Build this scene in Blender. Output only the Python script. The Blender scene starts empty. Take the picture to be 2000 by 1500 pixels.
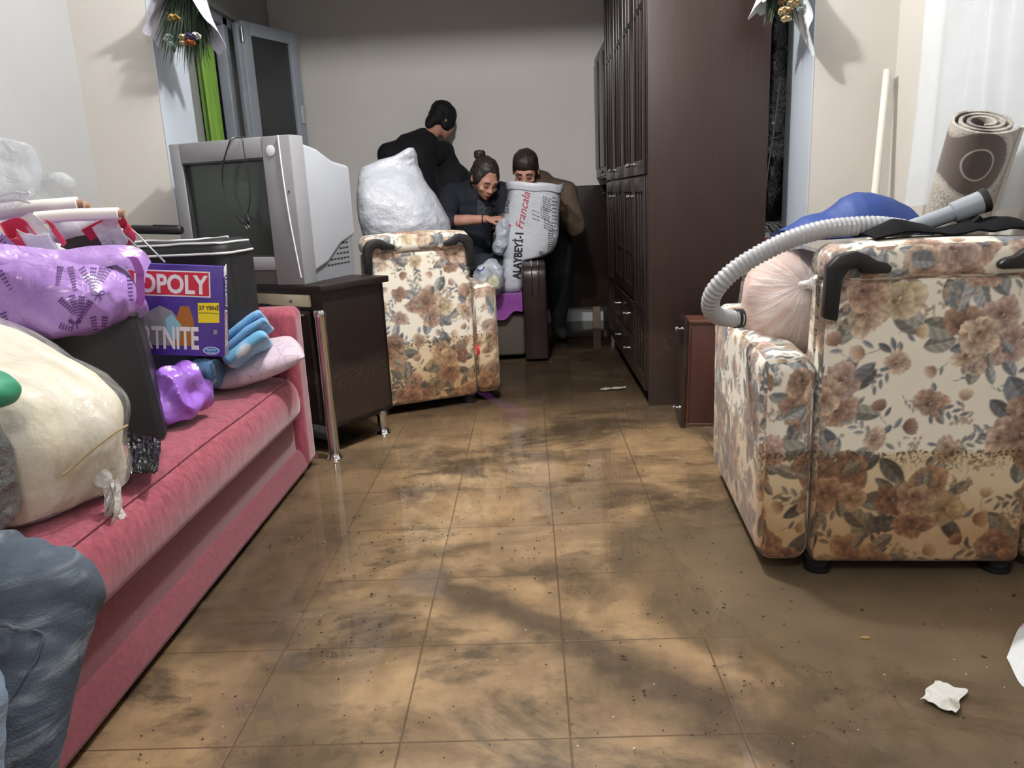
import bpy, bmesh, math, random
import numpy as np
from mathutils import Vector, Matrix, Euler, noise
from mathutils.bvhtree import BVHTree
SC = bpy.context.scene
COL = SC.collection
rnd = random.Random(7)

# ------------------------------------------------------------------ camera
CAM = Vector((0, 0, 1.03)); FPX = 1500.0
PITCH, ROLL, YAW = (math.radians(a) for a in (13.7269, -2.68464, -1.7095))
FWD = Vector((math.sin(YAW)*math.cos(PITCH), math.cos(YAW)*math.cos(PITCH), -math.sin(PITCH)))
_r = Vector((math.cos(YAW), -math.sin(YAW), 0)); _u = _r.cross(FWD)
RGT = math.cos(ROLL)*_r + math.sin(ROLL)*_u
UPV = -math.sin(ROLL)*_r + math.cos(ROLL)*_u
cd = bpy.data.cameras.new('camera'); cam = bpy.data.objects.new('camera', cd); COL.objects.link(cam)
cam.matrix_world = Matrix(((RGT.x, UPV.x, -FWD.x, CAM.x), (RGT.y, UPV.y, -FWD.y, CAM.y), (RGT.z, UPV.z, -FWD.z, CAM.z), (0, 0, 0, 1)))
cd.sensor_width = 36; cd.lens = FPX/2000*36; cd.clip_start = .02
SC.camera = cam

def W(px, py, X=None, Y=None, Z=None):
    """point where the sight line through a photo pixel meets a world plane"""
    d = FWD + (px-1000)/FPX*RGT - (py-750)/FPX*UPV
    if X is not None: t = (X-CAM.x)/d.x
    elif Y is not None: t = (Y-CAM.y)/d.y
    else: t = (Z-CAM.z)/d.z
    return CAM + d*t

# ------------------------------------------------------------------ world, lights, exposure
world = bpy.data.worlds.new('night'); SC.world = world; world.use_nodes = True
world.node_tree.nodes['Background'].inputs[0].default_value = (.010, .012, .016, 1)
world.node_tree.nodes['Background'].inputs[1].default_value = .3
SC.view_settings.view_transform = 'Standard'; SC.view_settings.look = 'None'
SC.view_settings.gamma = 1; SC.view_settings.use_curve_mapping = False
SC.view_settings.exposure = 0.16
def lamp(name, loc, power, radius, col=(1, .985, .965)):
    l = bpy.data.lights.new(name, 'POINT'); l.energy = power; l.shadow_soft_size = radius; l.color = col
    o = bpy.data.objects.new(name, l); COL.objects.link(o); o.location = loc; return o
lamp('ceiling_lamp', (-.12, 2.62, 2.46), 128, .05)
lamp('fill_lamp', (-.1, -.5, 2.62), 62, .12)  # unseen fill light added behind the camera to lift the near room

# ------------------------------------------------------------------ helpers: materials
def lin(c):
    return tuple(((v/255)/12.92 if v/255 <= .04045 else ((v/255+.055)/1.055)**2.4) for v in c)
class NT:
    def __init__(s, name):
        s.m = bpy.data.materials.new(name); s.m.use_nodes = True; s.t = s.m.node_tree
        s.b = s.t.nodes['Principled BSDF']; s.out = s.t.nodes['Material Output']
    def n(s, typ, **kw):
        nd = s.t.nodes.new(typ)
        for k, v in kw.items(): setattr(nd, k, v)
        return nd
    def put(s, sock, v):
        if hasattr(v, 'is_output') or isinstance(v, bpy.types.NodeSocket): s.t.links.new(v, sock)
        elif isinstance(v, (tuple, list)) and len(v) == 3 and sock.type == 'RGBA': sock.default_value = (*v, 1)
        else: sock.default_value = v
    def math(s, op, a, b=0., c=None, clamp=False):
        nd = s.n('ShaderNodeMath', operation=op); nd.use_clamp = clamp
        s.put(nd.inputs[0], a); s.put(nd.inputs[1], b)
        if c is not None: s.put(nd.inputs[2], c)
        return nd.outputs[0]
    def mix(s, f, a, b, mode='MIX'):
        nd = s.n('ShaderNodeMix', data_type='RGBA', blend_type=mode)
        s.put(nd.inputs[0], f); s.put(nd.inputs[6], a); s.put(nd.inputs[7], b); return nd.outputs[2]
    def ramp(s, f, lo, hi, a=0., b=1.):
        nd = s.n('ShaderNodeMapRange'); nd.clamp = True
        s.put(nd.inputs[0], f)
        for i, v in enumerate((lo, hi, a, b)): nd.inputs[1+i].default_value = v
        return nd.outputs[0]
    def noise(s, scale, vec=None, detail=4, rough=.55, dist=0., stretch=None):
        nd = s.n('ShaderNodeTexNoise'); nd.inputs['Scale'].default_value = scale
        nd.inputs['Detail'].default_value = detail; nd.inputs['Roughness'].default_value = rough
        nd.inputs['Distortion'].default_value = dist
        v = vec or s.co()
        if stretch:
            mp = s.n('ShaderNodeMapping'); mp.inputs['Scale'].default_value = stretch
            s.t.links.new(v, mp.inputs[0]); v = mp.outputs[0]
        s.t.links.new(v, nd.inputs['Vector']); return nd.outputs['Fac']
    def co(s):
        if not hasattr(s, '_co'): s._co = s.n('ShaderNodeTexCoord').outputs['Object']
        return s._co
    def pos(s):
        if not hasattr(s, '_pos'):
            s._pos = s.n('ShaderNodeNewGeometry').outputs['Position']
            sp = s.n('ShaderNodeSeparateXYZ'); s.t.links.new(s._pos, sp.inputs[0]); s.px, s.py, s.pz = sp.outputs
        return s._pos
    def bump(s, h, strength=.3, dist=.01):
        nd = s.n('ShaderNodeBump'); nd.inputs['Strength'].default_value = strength; nd.inputs['Distance'].default_value = dist
        s.put(nd.inputs['Height'], h); s.put(s.b.inputs['Normal'], nd.outputs[0]); return nd
    def set(s, **kw):
        for k, v in kw.items(): s.put(s.b.inputs[k.replace('_', ' ')], v)
        return s
def pm(name, rgb, rough=.5, metal=0., var=None, bump=None, coat=0., sheen=0., alpha=None, spec=None, trans=0., stretch=None):
    """var = (noise scale, second colour, contrast lo, hi); bump = (scale, strength, distance)"""
    s = NT(name); col = lin(rgb)
    if var:
        f = s.ramp(s.noise(var[0], detail=6, stretch=stretch), var[2] if len(var) > 2 else .35, var[3] if len(var) > 3 else .7)
        s.set(Base_Color=s.mix(f, col, lin(var[1])))
    else: s.set(Base_Color=col)
    s.set(Roughness=rough, Metallic=metal)
    if coat: s.set(Coat_Weight=coat); s.b.inputs['Coat Roughness'].default_value = .12
    if sheen: s.set(Sheen_Weight=sheen)
    if spec is not None: s.b.inputs['Specular IOR Level'].default_value = spec
    if alpha is not None: s.set(Alpha=alpha)
    if bump: s.bump(s.noise(bump[0], detail=5, stretch=stretch), bump[1], bump[2])
    return s.m

# ------------------------------------------------------------------ helpers: objects
MW = {}
def thing(name, label, cat, loc=(0, 0, 0), rz=0., group=None):
    o = bpy.data.objects.new(name, None); COL.objects.link(o); o.empty_display_size = .05
    o.location = loc; o.rotation_euler = (0, 0, rz)
    MW[o.name] = Matrix.Translation(loc) @ Matrix.Rotation(rz, 4, 'Z')
    o['label'] = label; o['category'] = cat
    if group: o['group'] = group
    return o
def tag(o, label, cat, group=None, kind=None):
    if label: o['label'] = label
    if cat: o['category'] = cat
    if group: o['group'] = group
    if kind: o['kind'] = kind
    return o
def finish(name, me, m, parent=None, local=False, smooth=True, label=None, angle=None):
    """link a mesh built in world coordinates (or in its parent's, when local) as one object"""
    o = bpy.data.objects.new(name, me); COL.objects.link(o)
    if m: me.materials.clear(); [me.materials.append(x) for x in (m if isinstance(m, (list, tuple)) else [m])]
    M = Matrix.Identity(4)
    if parent is not None:
        o.parent = parent; PM = MW[parent.name]
        if not local: me.transform(PM.inverted())
        MW[o.name] = PM
    else:
        MW[o.name] = M
        if not local and len(me.vertices):           # origin at the foot of the thing
            n = len(me.vertices); a = np.empty(n*3); me.vertices.foreach_get('co', a); a = a.reshape(-1, 3)
            c = Vector(((a[:, 0].min()+a[:, 0].max())/2, (a[:, 1].min()+a[:, 1].max())/2, a[:, 2].min()))
            me.transform(Matrix.Translation(-c)); o.location = c; MW[o.name] = Matrix.Translation(c)
    if smooth and len(me.polygons):
        me.polygons.foreach_set('use_smooth', [True]*len(me.polygons))
        if angle: me.set_sharp_from_angle(angle=math.radians(angle))
    if label: o['label'] = label
    me.update(); return o
class MB:
    def __init__(s): s.b = bmesh.new()
    def _add(s, f):
        t = bmesh.new(); f(t); me = bpy.data.meshes.new('t'); t.to_mesh(me); t.free(); s.b.from_mesh(me); bpy.data.meshes.remove(me); return s
    def box(s, lo, hi, bev=0., seg=3, M=None):
        def f(t):
            bmesh.ops.create_cube(t, size=1)
            c = [(a+b)/2 for a, b in zip(lo, hi)]; d = [max(abs(b-a), 1e-5) for a, b in zip(lo, hi)]
            bmesh.ops.transform(t, matrix=Matrix.Translation(c) @ Matrix.Diagonal((*d, 1)), verts=t.verts)
            if bev: bmesh.ops.bevel(t, geom=t.edges[:], offset=min(bev, min(d)*.49), segments=seg, profile=.5, affect='EDGES')
            if M: bmesh.ops.transform(t, matrix=M, verts=t.verts)
        return s._add(f)
    def prism(s, pts, depth, M=None, bev=0.):
        """closed 2-D outline (x, z) extruded along +y"""
        def f(t):
            vs = [t.verts.new((x, 0, z)) for x, z in pts]; fc = t.faces.new(vs)
            r = bmesh.ops.extrude_face_region(t, geom=[fc])
            bmesh.ops.translate(t, vec=(0, depth, 0), verts=[v for v in r['geom'] if isinstance(v, bmesh.types.BMVert)])
            bmesh.ops.recalc_face_normals(t, faces=t.faces)
            if bev: bmesh.ops.bevel(t, geom=t.edges[:], offset=bev, segments=2, profile=.5, affect='EDGES')
            if M: bmesh.ops.transform(t, matrix=M, verts=t.verts)
        return s._add(f)
    def tube(s, pts, r, seg=12, caps=True, closed=False):
        pts = [Vector(p) for p in pts]; n = len(pts)
        rs = r if isinstance(r, (list, tuple)) else [r]*n
        rings = []; prev = None
        for i, p in enumerate(pts):
            if closed: t = pts[(i+1) % n]-pts[i-1]
            else: t = pts[min(i+1, n-1)]-pts[max(i-1, 0)]
            t.normalize()
            if prev is None:
                a = Vector((0, 0, 1)) if abs(t.z) < .9 else Vector((1, 0, 0)); nn = t.cross(a).normalized()
            else:
                nn = prev - t*prev.dot(t)
                nn = nn.normalized() if nn.length > 1e-6 else t.orthogonal().normalized()
            prev = nn; bb = t.cross(nn)
            rings.append([s.b.verts.new(p + rs[i]*(math.cos(2*math.pi*k/seg)*nn+math.sin(2*math.pi*k/seg)*bb)) for k in range(seg)])
        for i in range(n if closed else n-1):
            A, B = rings[i], rings[(i+1) % n]
            for k in range(seg):
                try: s.b.faces.new((A[k], A[(k+1) % seg], B[(k+1) % seg], B[k]))
                except ValueError: pass
        if caps and not closed: s.b.faces.new(rings[0][::-1]); s.b.faces.new(rings[-1])
        return s
    def lathe(s, prof, seg=24, M=None):
        """profile [(radius, height)] about z"""
        def f(t):
            R = [[t.verts.new((r*math.cos(2*math.pi*k/seg), r*math.sin(2*math.pi*k/seg), z)) for k in range(seg)] for r, z in prof]
            for A, B in zip(R, R[1:]):
                for k in range(seg): t.faces.new((A[k], A[(k+1) % seg], B[(k+1) % seg], B[k]))
            t.faces.new(R[0][::-1]); t.faces.new(R[-1])
            bmesh.ops.remove_doubles(t, verts=t.verts, dist=1e-5)
            if M: bmesh.ops.transform(t, matrix=M, verts=t.verts)
        return s._add(f)
    def loft(s, rings, caps=True):
        R = [[s.b.verts.new(p) for p in r] for r in rings]
        for A, B in zip(R, R[1:]):
            n = len(A)
            for k in range(n): s.b.faces.new((A[k], A[(k+1) % n], B[(k+1) % n], B[k]))
        if caps: s.b.faces.new(R[0][::-1]); s.b.faces.new(R[-1])
        return s
    def grid(s, fn, nu, nv):
        V = [[s.b.verts.new(fn(i/nu, j/nv)) for j in range(nv+1)] for i in range(nu+1)]
        for i in range(nu):
            for j in range(nv): s.b.faces.new((V[i][j], V[i+1][j], V[i+1][j+1], V[i][j+1]))
        return s
    def ball(s, c, r, sub=2, M=None):
        def f(t):
            bmesh.ops.create_icosphere(t, subdivisions=sub, radius=1)
            rr = r if isinstance(r, (tuple, list)) else (r, r, r)
            A = Matrix.Translation(c) @ (M or Matrix.Identity(4)) @ Matrix.Diagonal((*rr, 1))
            bmesh.ops.transform(t, matrix=A, verts=t.verts)
        return s._add(f)
    def solid(s, th):
        bmesh.ops.recalc_face_normals(s.b, faces=s.b.faces)
        bmesh.ops.solidify(s.b, geom=s.b.faces[:], thickness=th); return s
    def disp(s, fn):
        s.b.normal_update()
        for v, d in [(v, fn(v.co, v.normal)) for v in s.b.verts]: v.co = v.co + d
        return s
    def mesh(s, name='m'):
        me = bpy.data.meshes.new(name); bmesh.ops.recalc_face_normals(s.b, faces=s.b.faces); s.b.to_mesh(me); s.b.free(); return me
    def obj(s, name, m, parent=None, local=False, smooth=True, label=None, angle=35):
        return finish(name, s.mesh(name), m, parent, local, smooth, label, angle)
def apply_mods(me, mods, name='t'):
    o = bpy.data.objects.new('tmp', me); COL.objects.link(o)
    for typ, kw in mods:
        md = o.modifiers.new(typ, typ)
        for k, v in kw.items(): setattr(md, k, v)
    dg = bpy.context.evaluated_depsgraph_get(); dg.update()
    out = bpy.data.meshes.new_from_object(o.evaluated_get(dg)); bpy.data.objects.remove(o); bpy.data.meshes.remove(me); out.name = name
    return out
def remesh(mb, voxel, smooth=6, fac=.5):
    return apply_mods(mb.mesh(), [('REMESH', dict(mode='VOXEL', voxel_size=voxel)), ('SMOOTH', dict(factor=fac, iterations=smooth))])
def vdisp(me, fn):
    """displace a mesh by fn(co, normal) -> vector"""
    new = [v.co + fn(v.co, v.normal) for v in me.vertices]
    for v, c in zip(me.vertices, new): v.co = c
    me.update(); return me
def nz(p, f, seed=0): return noise.noise(Vector((p.x*f+seed*3.7, p.y*f-seed*1.9, p.z*f+seed*2.3)))
def crease(p, f, seed=0): return 1-2*abs(nz(p, f, seed))
def bag(c, r, rot=(0, 0, 0), sq=2.4, amp=.012, f=9, camp=.008, cf=14, seed=0, floor=None, res=(96, 64), shape=None):
    """a soft closed sack: super-ellipsoid with folds, pressed flat where it rests"""
    R = Euler(rot).to_matrix(); C = Vector(c); mb = MB()
    def fn(u, v):
        a = 2*math.pi*u; b = math.pi*(v-.5)
        def sp(w, e): return math.copysign(abs(w)**(2/e), w)
        p = Vector((sp(math.cos(b), sq)*sp(math.cos(a), sq), sp(math.cos(b), sq)*sp(math.sin(a), sq), sp(math.sin(b), sq)))
        n = p.normalized() if p.length else Vector((0, 0, 1))
        q = Vector((p.x*r[0], p.y*r[1], p.z*r[2]))
        if shape: q = shape(p, q)
        q = q + n*(amp*nz(q, f, seed)+amp*.5*nz(q, f*2.1, seed+5)+camp*crease(q, cf, seed+9))
        q = R @ q + C
        if floor is not None and q.z < floor: q.z = floor + (q.z-floor)*.05
        return q
    mb.grid(fn, *res); bmesh.ops.remove_doubles(mb.b, verts=mb.b.verts, dist=2e-4); return mb
def bvh(o):
    me = o.data; M = MW[o.name]
    return BVHTree.FromPolygons([M @ v.co for v in me.vertices], [tuple(p.vertices) for p in me.polygons])
def drape(polys, tree, d=Vector((0, 1, 0)), off=.002, back=1.0, name='print'):
    """polygons laid onto a surface along d -> mesh"""
    b = bmesh.new()
    for poly in polys:
        vs = []
        for p in poly:
            p = Vector(p); h = tree.ray_cast(p - d*back, d)
            if h[0] is None: break
            vs.append(h[0] - d*off)
        if len(vs) == len(poly):
            try: b.faces.new([b.verts.new(v) for v in vs])
            except ValueError: pass
    me = bpy.data.meshes.new(name); b.to_mesh(me); b.free(); return me
def text_polys(txt, size, bold=0., shear=0., split=.02, narrow=1.):
    cu = bpy.data.curves.new('t', 'FONT'); cu.body = txt; cu.size = size; cu.shear = shear; cu.offset = bold*size; cu.resolution_u = 3
    o = bpy.data.objects.new('t', cu); COL.objects.link(o)
    dg = bpy.context.evaluated_depsgraph_get(); dg.update()
    me = bpy.data.meshes.new_from_object(o.evaluated_get(dg)); bpy.data.objects.remove(o)
    b = bmesh.new(); b.from_mesh(me); bpy.data.meshes.remove(me)
    bmesh.ops.triangulate(b, faces=b.faces)
    for _ in range(5):
        lg = [e for e in b.edges if e.calc_length() > split]
        if not lg: break
        bmesh.ops.subdivide_edges(b, edges=lg, cuts=1); bmesh.ops.triangulate(b, faces=b.faces)
    out = [[(v.co.x*narrow, v.co.y) for v in f.verts] for f in b.faces]; b.free(); return out
def flat_text(txt, size, org, u, v, name, m, parent, th=.0006, center=False, **kw):
    polys = text_polys(txt, size, **kw); org, u, v = Vector(org), Vector(u).normalized(), Vector(v).normalized()
    xs = [x for p in polys for x, y in p]; sh = -(max(xs)+min(xs))/2 if center else 0
    b = MB(); n = u.cross(v)
    for p in polys: b.b.faces.new([b.b.verts.new(org+u*(x+sh)+v*y+n*th) for x, y in p])
    bmesh.ops.remove_doubles(b.b, verts=b.b.verts, dist=1e-6)
    return b.obj(name, m, parent, smooth=False)
def smoothpath(pts, n=8):
    """Catmull-Rom through points"""
    P = [Vector(p) for p in pts]; P = [2*P[0]-P[1]] + P + [2*P[-1]-P[-2]]; out = []
    for i in range(1, len(P)-2):
        for k in range(n):
            t = k/n; a, b, c, d = P[i-1], P[i], P[i+1], P[i+2]
            out.append(.5*((2*b)+(c-a)*t+(2*a-5*b+4*c-d)*t*t+(3*b-a-3*c+d)*t**3))
    return out + [P[-2]]

# ------------------------------------------------------------------ the setting
XL, XR, YD, YE, YB, YN, HC = -1.91, 1.58, 3.50, 3.83, 6.30, -1.6, 2.72
JL, JR = -1.567, 1.229
def plaster(name, rgb, rgb2):
    s = NT(name); f = s.ramp(s.noise(1.3, detail=5), .35, .7)
    col = s.mix(f, lin(rgb), lin(rgb2)); s.set(Base_Color=col, Roughness=.62)
    s.bump(s.noise(38, detail=3), .12, .004); return s.m
M_CREAM = plaster('cream_wall_paint', (200, 196, 189), (192, 188, 182))
M_GREY = plaster('pale_grey_wall_paint', (172, 173, 174), (166, 167, 167))
M_BACK = plaster('back_wall_paint', (240, 235, 231), (232, 227, 223))
M_JAMB = pm('blue_white_gloss_paint', (188, 197, 207), .35, var=(2, (192, 201, 212)), bump=(14, .1, .004))
M_CEIL = plaster('ceiling_paint', (222, 220, 216), (214, 212, 208))
M_BASE = pm('white_skirting', (205, 208, 208), .4)
def struct(name, lo, hi, m, bev=0.):
    return tag(MB().box(lo, hi, bev).obj(name, m, smooth=False), None, None, kind='structure')

def floor_mat():
    s = NT('muddy_stone_tiles'); s.pos()
    tx = s.math('DIVIDE', s.math('SUBTRACT', s.px, .043), .3335); ty = s.math('DIVIDE', s.math('SUBTRACT', s.py, 1.291), .3335)
    def edge(t):
        fr = s.math('FRACT', s.math('ADD', t, 40.)); return s.math('ABSOLUTE', s.math('SUBTRACT', fr, .5))
    e = s.math('MAXIMUM', edge(tx), edge(ty)); grout = s.ramp(e, .4915, .4955)
    wn = s.n('ShaderNodeTexWhiteNoise', noise_dimensions='2D'); cv = s.n('ShaderNodeCombineXYZ')
    s.put(cv.inputs[0], s.math('FLOOR', tx)); s.put(cv.inputs[1], s.math('FLOOR', ty)); s.t.links.new(cv.outputs[0], wn.inputs['Vector'])
    P = s.pos()
    tile = s.mix(s.ramp(s.noise(5.5, P, 8, .62, .4), .36, .68), lin((150, 126, 98)), lin((190, 164, 130)))
    tile = s.mix(s.math('MULTIPLY', wn.outputs['Value'], .28), tile, lin((134, 110, 90)))
    tile = s.mix(s.ramp(s.noise(26, P, 6, .7), .5, .75, 0, .35), tile, lin((105, 82, 62)))
    # silt left on the tiles by the flood, in drifts across the walking direction
    drift = s.noise(1.9, P, 10, .70, .35, stretch=(.85, 1.25, 1))
    silt = s.ramp(drift, .50, .60, 0, .88)
    dn = s.math('MULTIPLY', s.math('SUBTRACT', s.noise(3.4, P, 7, .62), .5), .42)
    ln1 = s.math('ABSOLUTE', s.math('ADD', s.math('ADD', s.math('MULTIPLY', s.math('SUBTRACT', s.px, -.29), .67), s.math('MULTIPLY', s.math('SUBTRACT', s.py, 1.93), .74)), dn))
    silt = s.math('MAXIMUM', silt, s.math('MULTIPLY', s.ramp(ln1, .03, .13, .85, 0), s.ramp(s.px, -.5, -.25)))
    ln2 = s.math('ABSOLUTE', s.math('ADD', s.math('ADD', s.math('SUBTRACT', s.px, -.68), s.math('MULTIPLY', s.math('SUBTRACT', s.py, 1.8), .25)), dn))
    silt = s.math('MAXIMUM', silt, s.ramp(ln2, .03, .16, .7, 0))
    far = s.math('MULTIPLY', s.ramp(s.py, 3.1, 4.1), s.ramp(s.noise(2.4, P, 6, .6), .3, .6, .55, .95))
    lft = s.math('MULTIPLY', s.ramp(s.math('ADD', s.px, dn), -.42, -.66), s.math('MULTIPLY', s.ramp(s.math('ADD', s.py, dn), 1.50, 1.68), s.ramp(s.py, 2.3, 2.9, 1, .3)))
    silt = s.math('MAXIMUM', silt, s.math('MULTIPLY', lft, .85))
    silt = s.math('MAXIMUM', silt, far)
    tile = s.mix(silt, tile, s.mix(s.ramp(s.noise(14, P, 6, .7), .35, .65), lin((58, 49, 40)), lin((92, 77, 62))))
    tile = s.mix(s.math('MULTIPLY', far, .75), tile, lin((50, 39, 30)))
    speck = s.ramp(s.noise(95, P, 3, .6), .66, .72, 0, .55)
    tile = s.mix(s.math('MULTIPLY', speck, s.ramp(s.noise(4, P, 3), .4, .6)), tile, lin((58, 44, 32)))
    s.set(Base_Color=s.mix(s.math('MULTIPLY', grout, .8), tile, lin((92, 68, 48))), Roughness=.45)
    h = s.math('SUBTRACT', s.math('MULTIPLY', s.noise(30, P, 5), .25), grout)
    s.bump(h, .25, .004); return s.m
struct('floor', (XL-.1, YN-.1, -.08), (XR+.1, YB+.1, 0), floor_mat())

def water_mat():
    s = NT('muddy_flood_water'); s.pos(); P = s.pos()
    # cloudy right-hand pool, clear film elsewhere
    g = s.math('POWER', 2.718, s.math('MULTIPLY', s.math('POWER', s.math('DIVIDE', s.math('SUBTRACT', s.py, 1.93), .45), 2.), -1.))
    edge = s.math('SUBTRACT', .66, s.math('MULTIPLY', g, .50))
    d = s.math('SUBTRACT', s.px, edge)
    d = s.math('ADD', d, s.math('MULTIPLY', s.math('SUBTRACT', s.noise(2.6, P, 8, .64, .5), .5), 1.25))
    pool = s.ramp(d, -.10, .20, 0, .97)
    wisps = s.ramp(s.noise(2.3, P, 8, .66, .8, stretch=(.8, 1.4, 1)), .52, .66, .0, .55)
    fac = s.math('MAXIMUM', pool, wisps)
    dif = s.n('ShaderNodeBsdfDiffuse'); s.put(dif.inputs[0], s.mix(s.ramp(s.noise(4, P, 5), .3, .7), lin((118, 101, 80)), lin((96, 84, 68))))
    tr = s.n('ShaderNodeBsdfTransparent'); tr.inputs[0].default_value = (.93, .91, .87, 1)
    m1 = s.n('ShaderNodeMixShader'); s.put(m1.inputs[0], fac); s.t.links.new(tr.outputs[0], m1.inputs[1]); s.t.links.new(dif.outputs[0], m1.inputs[2])
    gl = s.n('ShaderNodeBsdfGlossy'); gl.inputs['Roughness'].default_value = .02
    bp = s.n('ShaderNodeBump'); bp.inputs['Strength'].default_value = .02; bp.inputs['Distance'].default_value = .01
    s.put(bp.inputs['Height'], s.noise(9, P, 3)); s.t.links.new(bp.outputs[0], gl.inputs['Normal'])
    fr = s.n('ShaderNodeFresnel'); fr.inputs[0].default_value = 1.36
    m2 = s.n('ShaderNodeMixShader'); s.put(m2.inputs[0], fr.outputs[0]); s.t.links.new(m1.outputs[0], m2.inputs[1]); s.t.links.new(gl.outputs[0], m2.inputs[2])
    s.t.links.new(m2.outputs[0], s.out.inputs['Surface']); return s.m
wb = MB().grid(lambda u, v: Vector((XL+.002+(XR-XL-.004)*u, YN+.002+(YB-YN-.02)*v, .006)), 8, 16)
tag(wb.obj('flood_water', water_mat(), smooth=False), 'shallow muddy flood water lying over the whole tiled floor', 'water', kind='stuff')

struct('ceiling', (XL-.1, YN-.1, HC), (XR+.1, YB+.1, HC+.1), M_CEIL)
struct('wall_back', (XL-.1, YB, 0), (XR+.1, YB+.1, HC), M_BACK)
struct('wall_near', (XL-.1, YN-.1, 0), (XR+.1, YN, HC), M_GREY)
struct('wall_right', (XR, YN, 0), (XR+.1, YB, HC), M_CREAM)
# left wall with a window opening in its far part
WY0, WY1, WZ0, WZ1 = 4.98, 5.98, 1.0, 2.26
lw = MB().box((XL-.25, YN, 0), (XL, WY0, HC)).box((XL-.25, WY1, 0), (XL, YB, HC)).box((XL-.25, WY0, 0), (XL, WY1, WZ0)).box((XL-.25, WY0, WZ1), (XL, WY1, HC))
tag(lw.obj('wall_left', M_GREY, smooth=False), None, None, kind='structure')
struct('wall_divider_left', (XL, YD, 0), (JL-.006, YE, HC), M_CREAM)
struct('wall_divider_right', (JR+.006, YD, 0), (XR, YE, HC), M_CREAM)
struct('wall_divider_top', (JL-.006, YD, 2.382), (JR+.006, YE, HC), M_CREAM)
struct('trim_1', (JL-.006, YD-.002, 0), (JL, YE+.002, 2.382), M_JAMB)
struct('trim_2', (JR, YD-.002, 0), (JR+.006, YE+.002, 2.382), M_JAMB)
struct('baseboard_back', (XL, YB-.014, 0), (XR, YB, .085), M_BASE, .003)
struct('baseboard_left', (XL, YN, 0), (XL+.012, YD, .08), M_BASE, .003)
struct('baseboard_right', (XR-.012, YN, 0), (XR, YD, .08), M_BASE, .003)
# slatted unevenness of the right-hand corner: cable trunking pole is built with the objects

# window in the left wall of the back room, one casement standing open
M_PVC = pm('grey_white_window_plastic', (176, 184, 194), .35, var=(3, (160, 168, 178)))
M_GLASS = NT('night_window_glass').set(Base_Color=lin((66, 68, 70)), Roughness=.14).m
M_METAL = pm('brushed_steel', (190, 192, 196), .3, 1.)
win = bpy.data.objects.new('window_1', None); COL.objects.link(win); win.location = (XL, WY0, WZ0); win['kind'] = 'structure'
MW[win.name] = Matrix.Translation(win.location)
f = MB(); t = .055
for lo, hi in (((XL-.10, WY0, WZ0), (XL-.03, WY0+t, WZ1)), ((XL-.10, WY1-t, WZ0), (XL-.03, WY1, WZ1)), ((XL-.10, WY0, WZ0), (XL-.03, WY1, WZ0+t)),
               ((XL-.10, WY0, WZ1-t), (XL-.03, WY1, WZ1)), ((XL-.10, 5.40, WZ0), (XL-.03, 5.48, WZ1))): f.box(lo, hi, .006)
f.obj('window_frame', M_PVC, win)
MB().box((XL-.075, 5.47, WZ0+t), (XL-.06, WY1-t, WZ1-t)).obj('window_pane', M_GLASS, win)
MB().box((XL-.03, WY0-.02, WZ0-.03), (XL+.07, WY1+.02, WZ0), .008).obj('window_sill', M_BASE, win)
# open casement, hinged on the mullion
ca = W(462, 40, X=XL+.02); cb_ = Vector((-1.655, ca.y+.50, 0))
dirv = Vector((cb_.x-ca.x, cb_.y-ca.y, 0)); cw = dirv.length; ang = math.atan2(dirv.y, dirv.x)
CMX = Matrix.Translation((ca.x, ca.y, 0)) @ Matrix.Rotation(ang, 4, 'Z')
cz0, cz1 = 1.05, ca.z
cf = MB(); b = .085
for lo, hi in (((0, -.035, cz0), (b, .035, cz1)), ((cw-b, -.035, cz0), (cw, .035, cz1)), ((b, -.035, cz0), (cw-b, .035, cz0+b)), ((b, -.035, cz1-b), (cw-b, .035, cz1))):
    cf.box(lo, hi, .006, M=CMX)
cf.box((-.03, -.02, cz0+.02), (0, .02, cz1-.02), .004, M=CMX)
cas = cf.obj('casement', M_PVC, win)
for zz in (cz0+.33, cz1-.14):
    MB().tube([CMX @ Vector((-.012, -.045, zz)), CMX @ Vector((-.012, -.045, zz+.09))], .011).obj('hinge', M_METAL, cas)
MB().box((b, -.008, cz0+b), (cw-b, .008, cz1-b), M=CMX).obj('casement_pane', M_GLASS, cas)
MB().box((cw-.055, -.055, 1.62), (cw-.03, -.035, 1.75), .006, M=CMX).obj('window_handle', M_BASE, cas)
# green curtain strip hanging by the window
M_GREEN = pm('green_curtain_cloth', (128, 172, 62), .75, var=(12, (104, 150, 50)), stretch=(3, 3, .2), sheen=.3)
gy0, gy1 = 4.72, 4.96
gc = MB().grid(lambda u, v: Vector((XL+.05+.022*math.sin(u*math.pi*7)+.012*math.sin(u*17+v*3), gy0+(gy1-gy0)*u*(1-.10*v)+.22*(1-v)*0, .75+v*1.62)), 42, 20).solid(.003)
tag(gc.obj('green_curtain', M_GREEN), 'lime green curtain strip hanging beside the open window', 'curtain')

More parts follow.
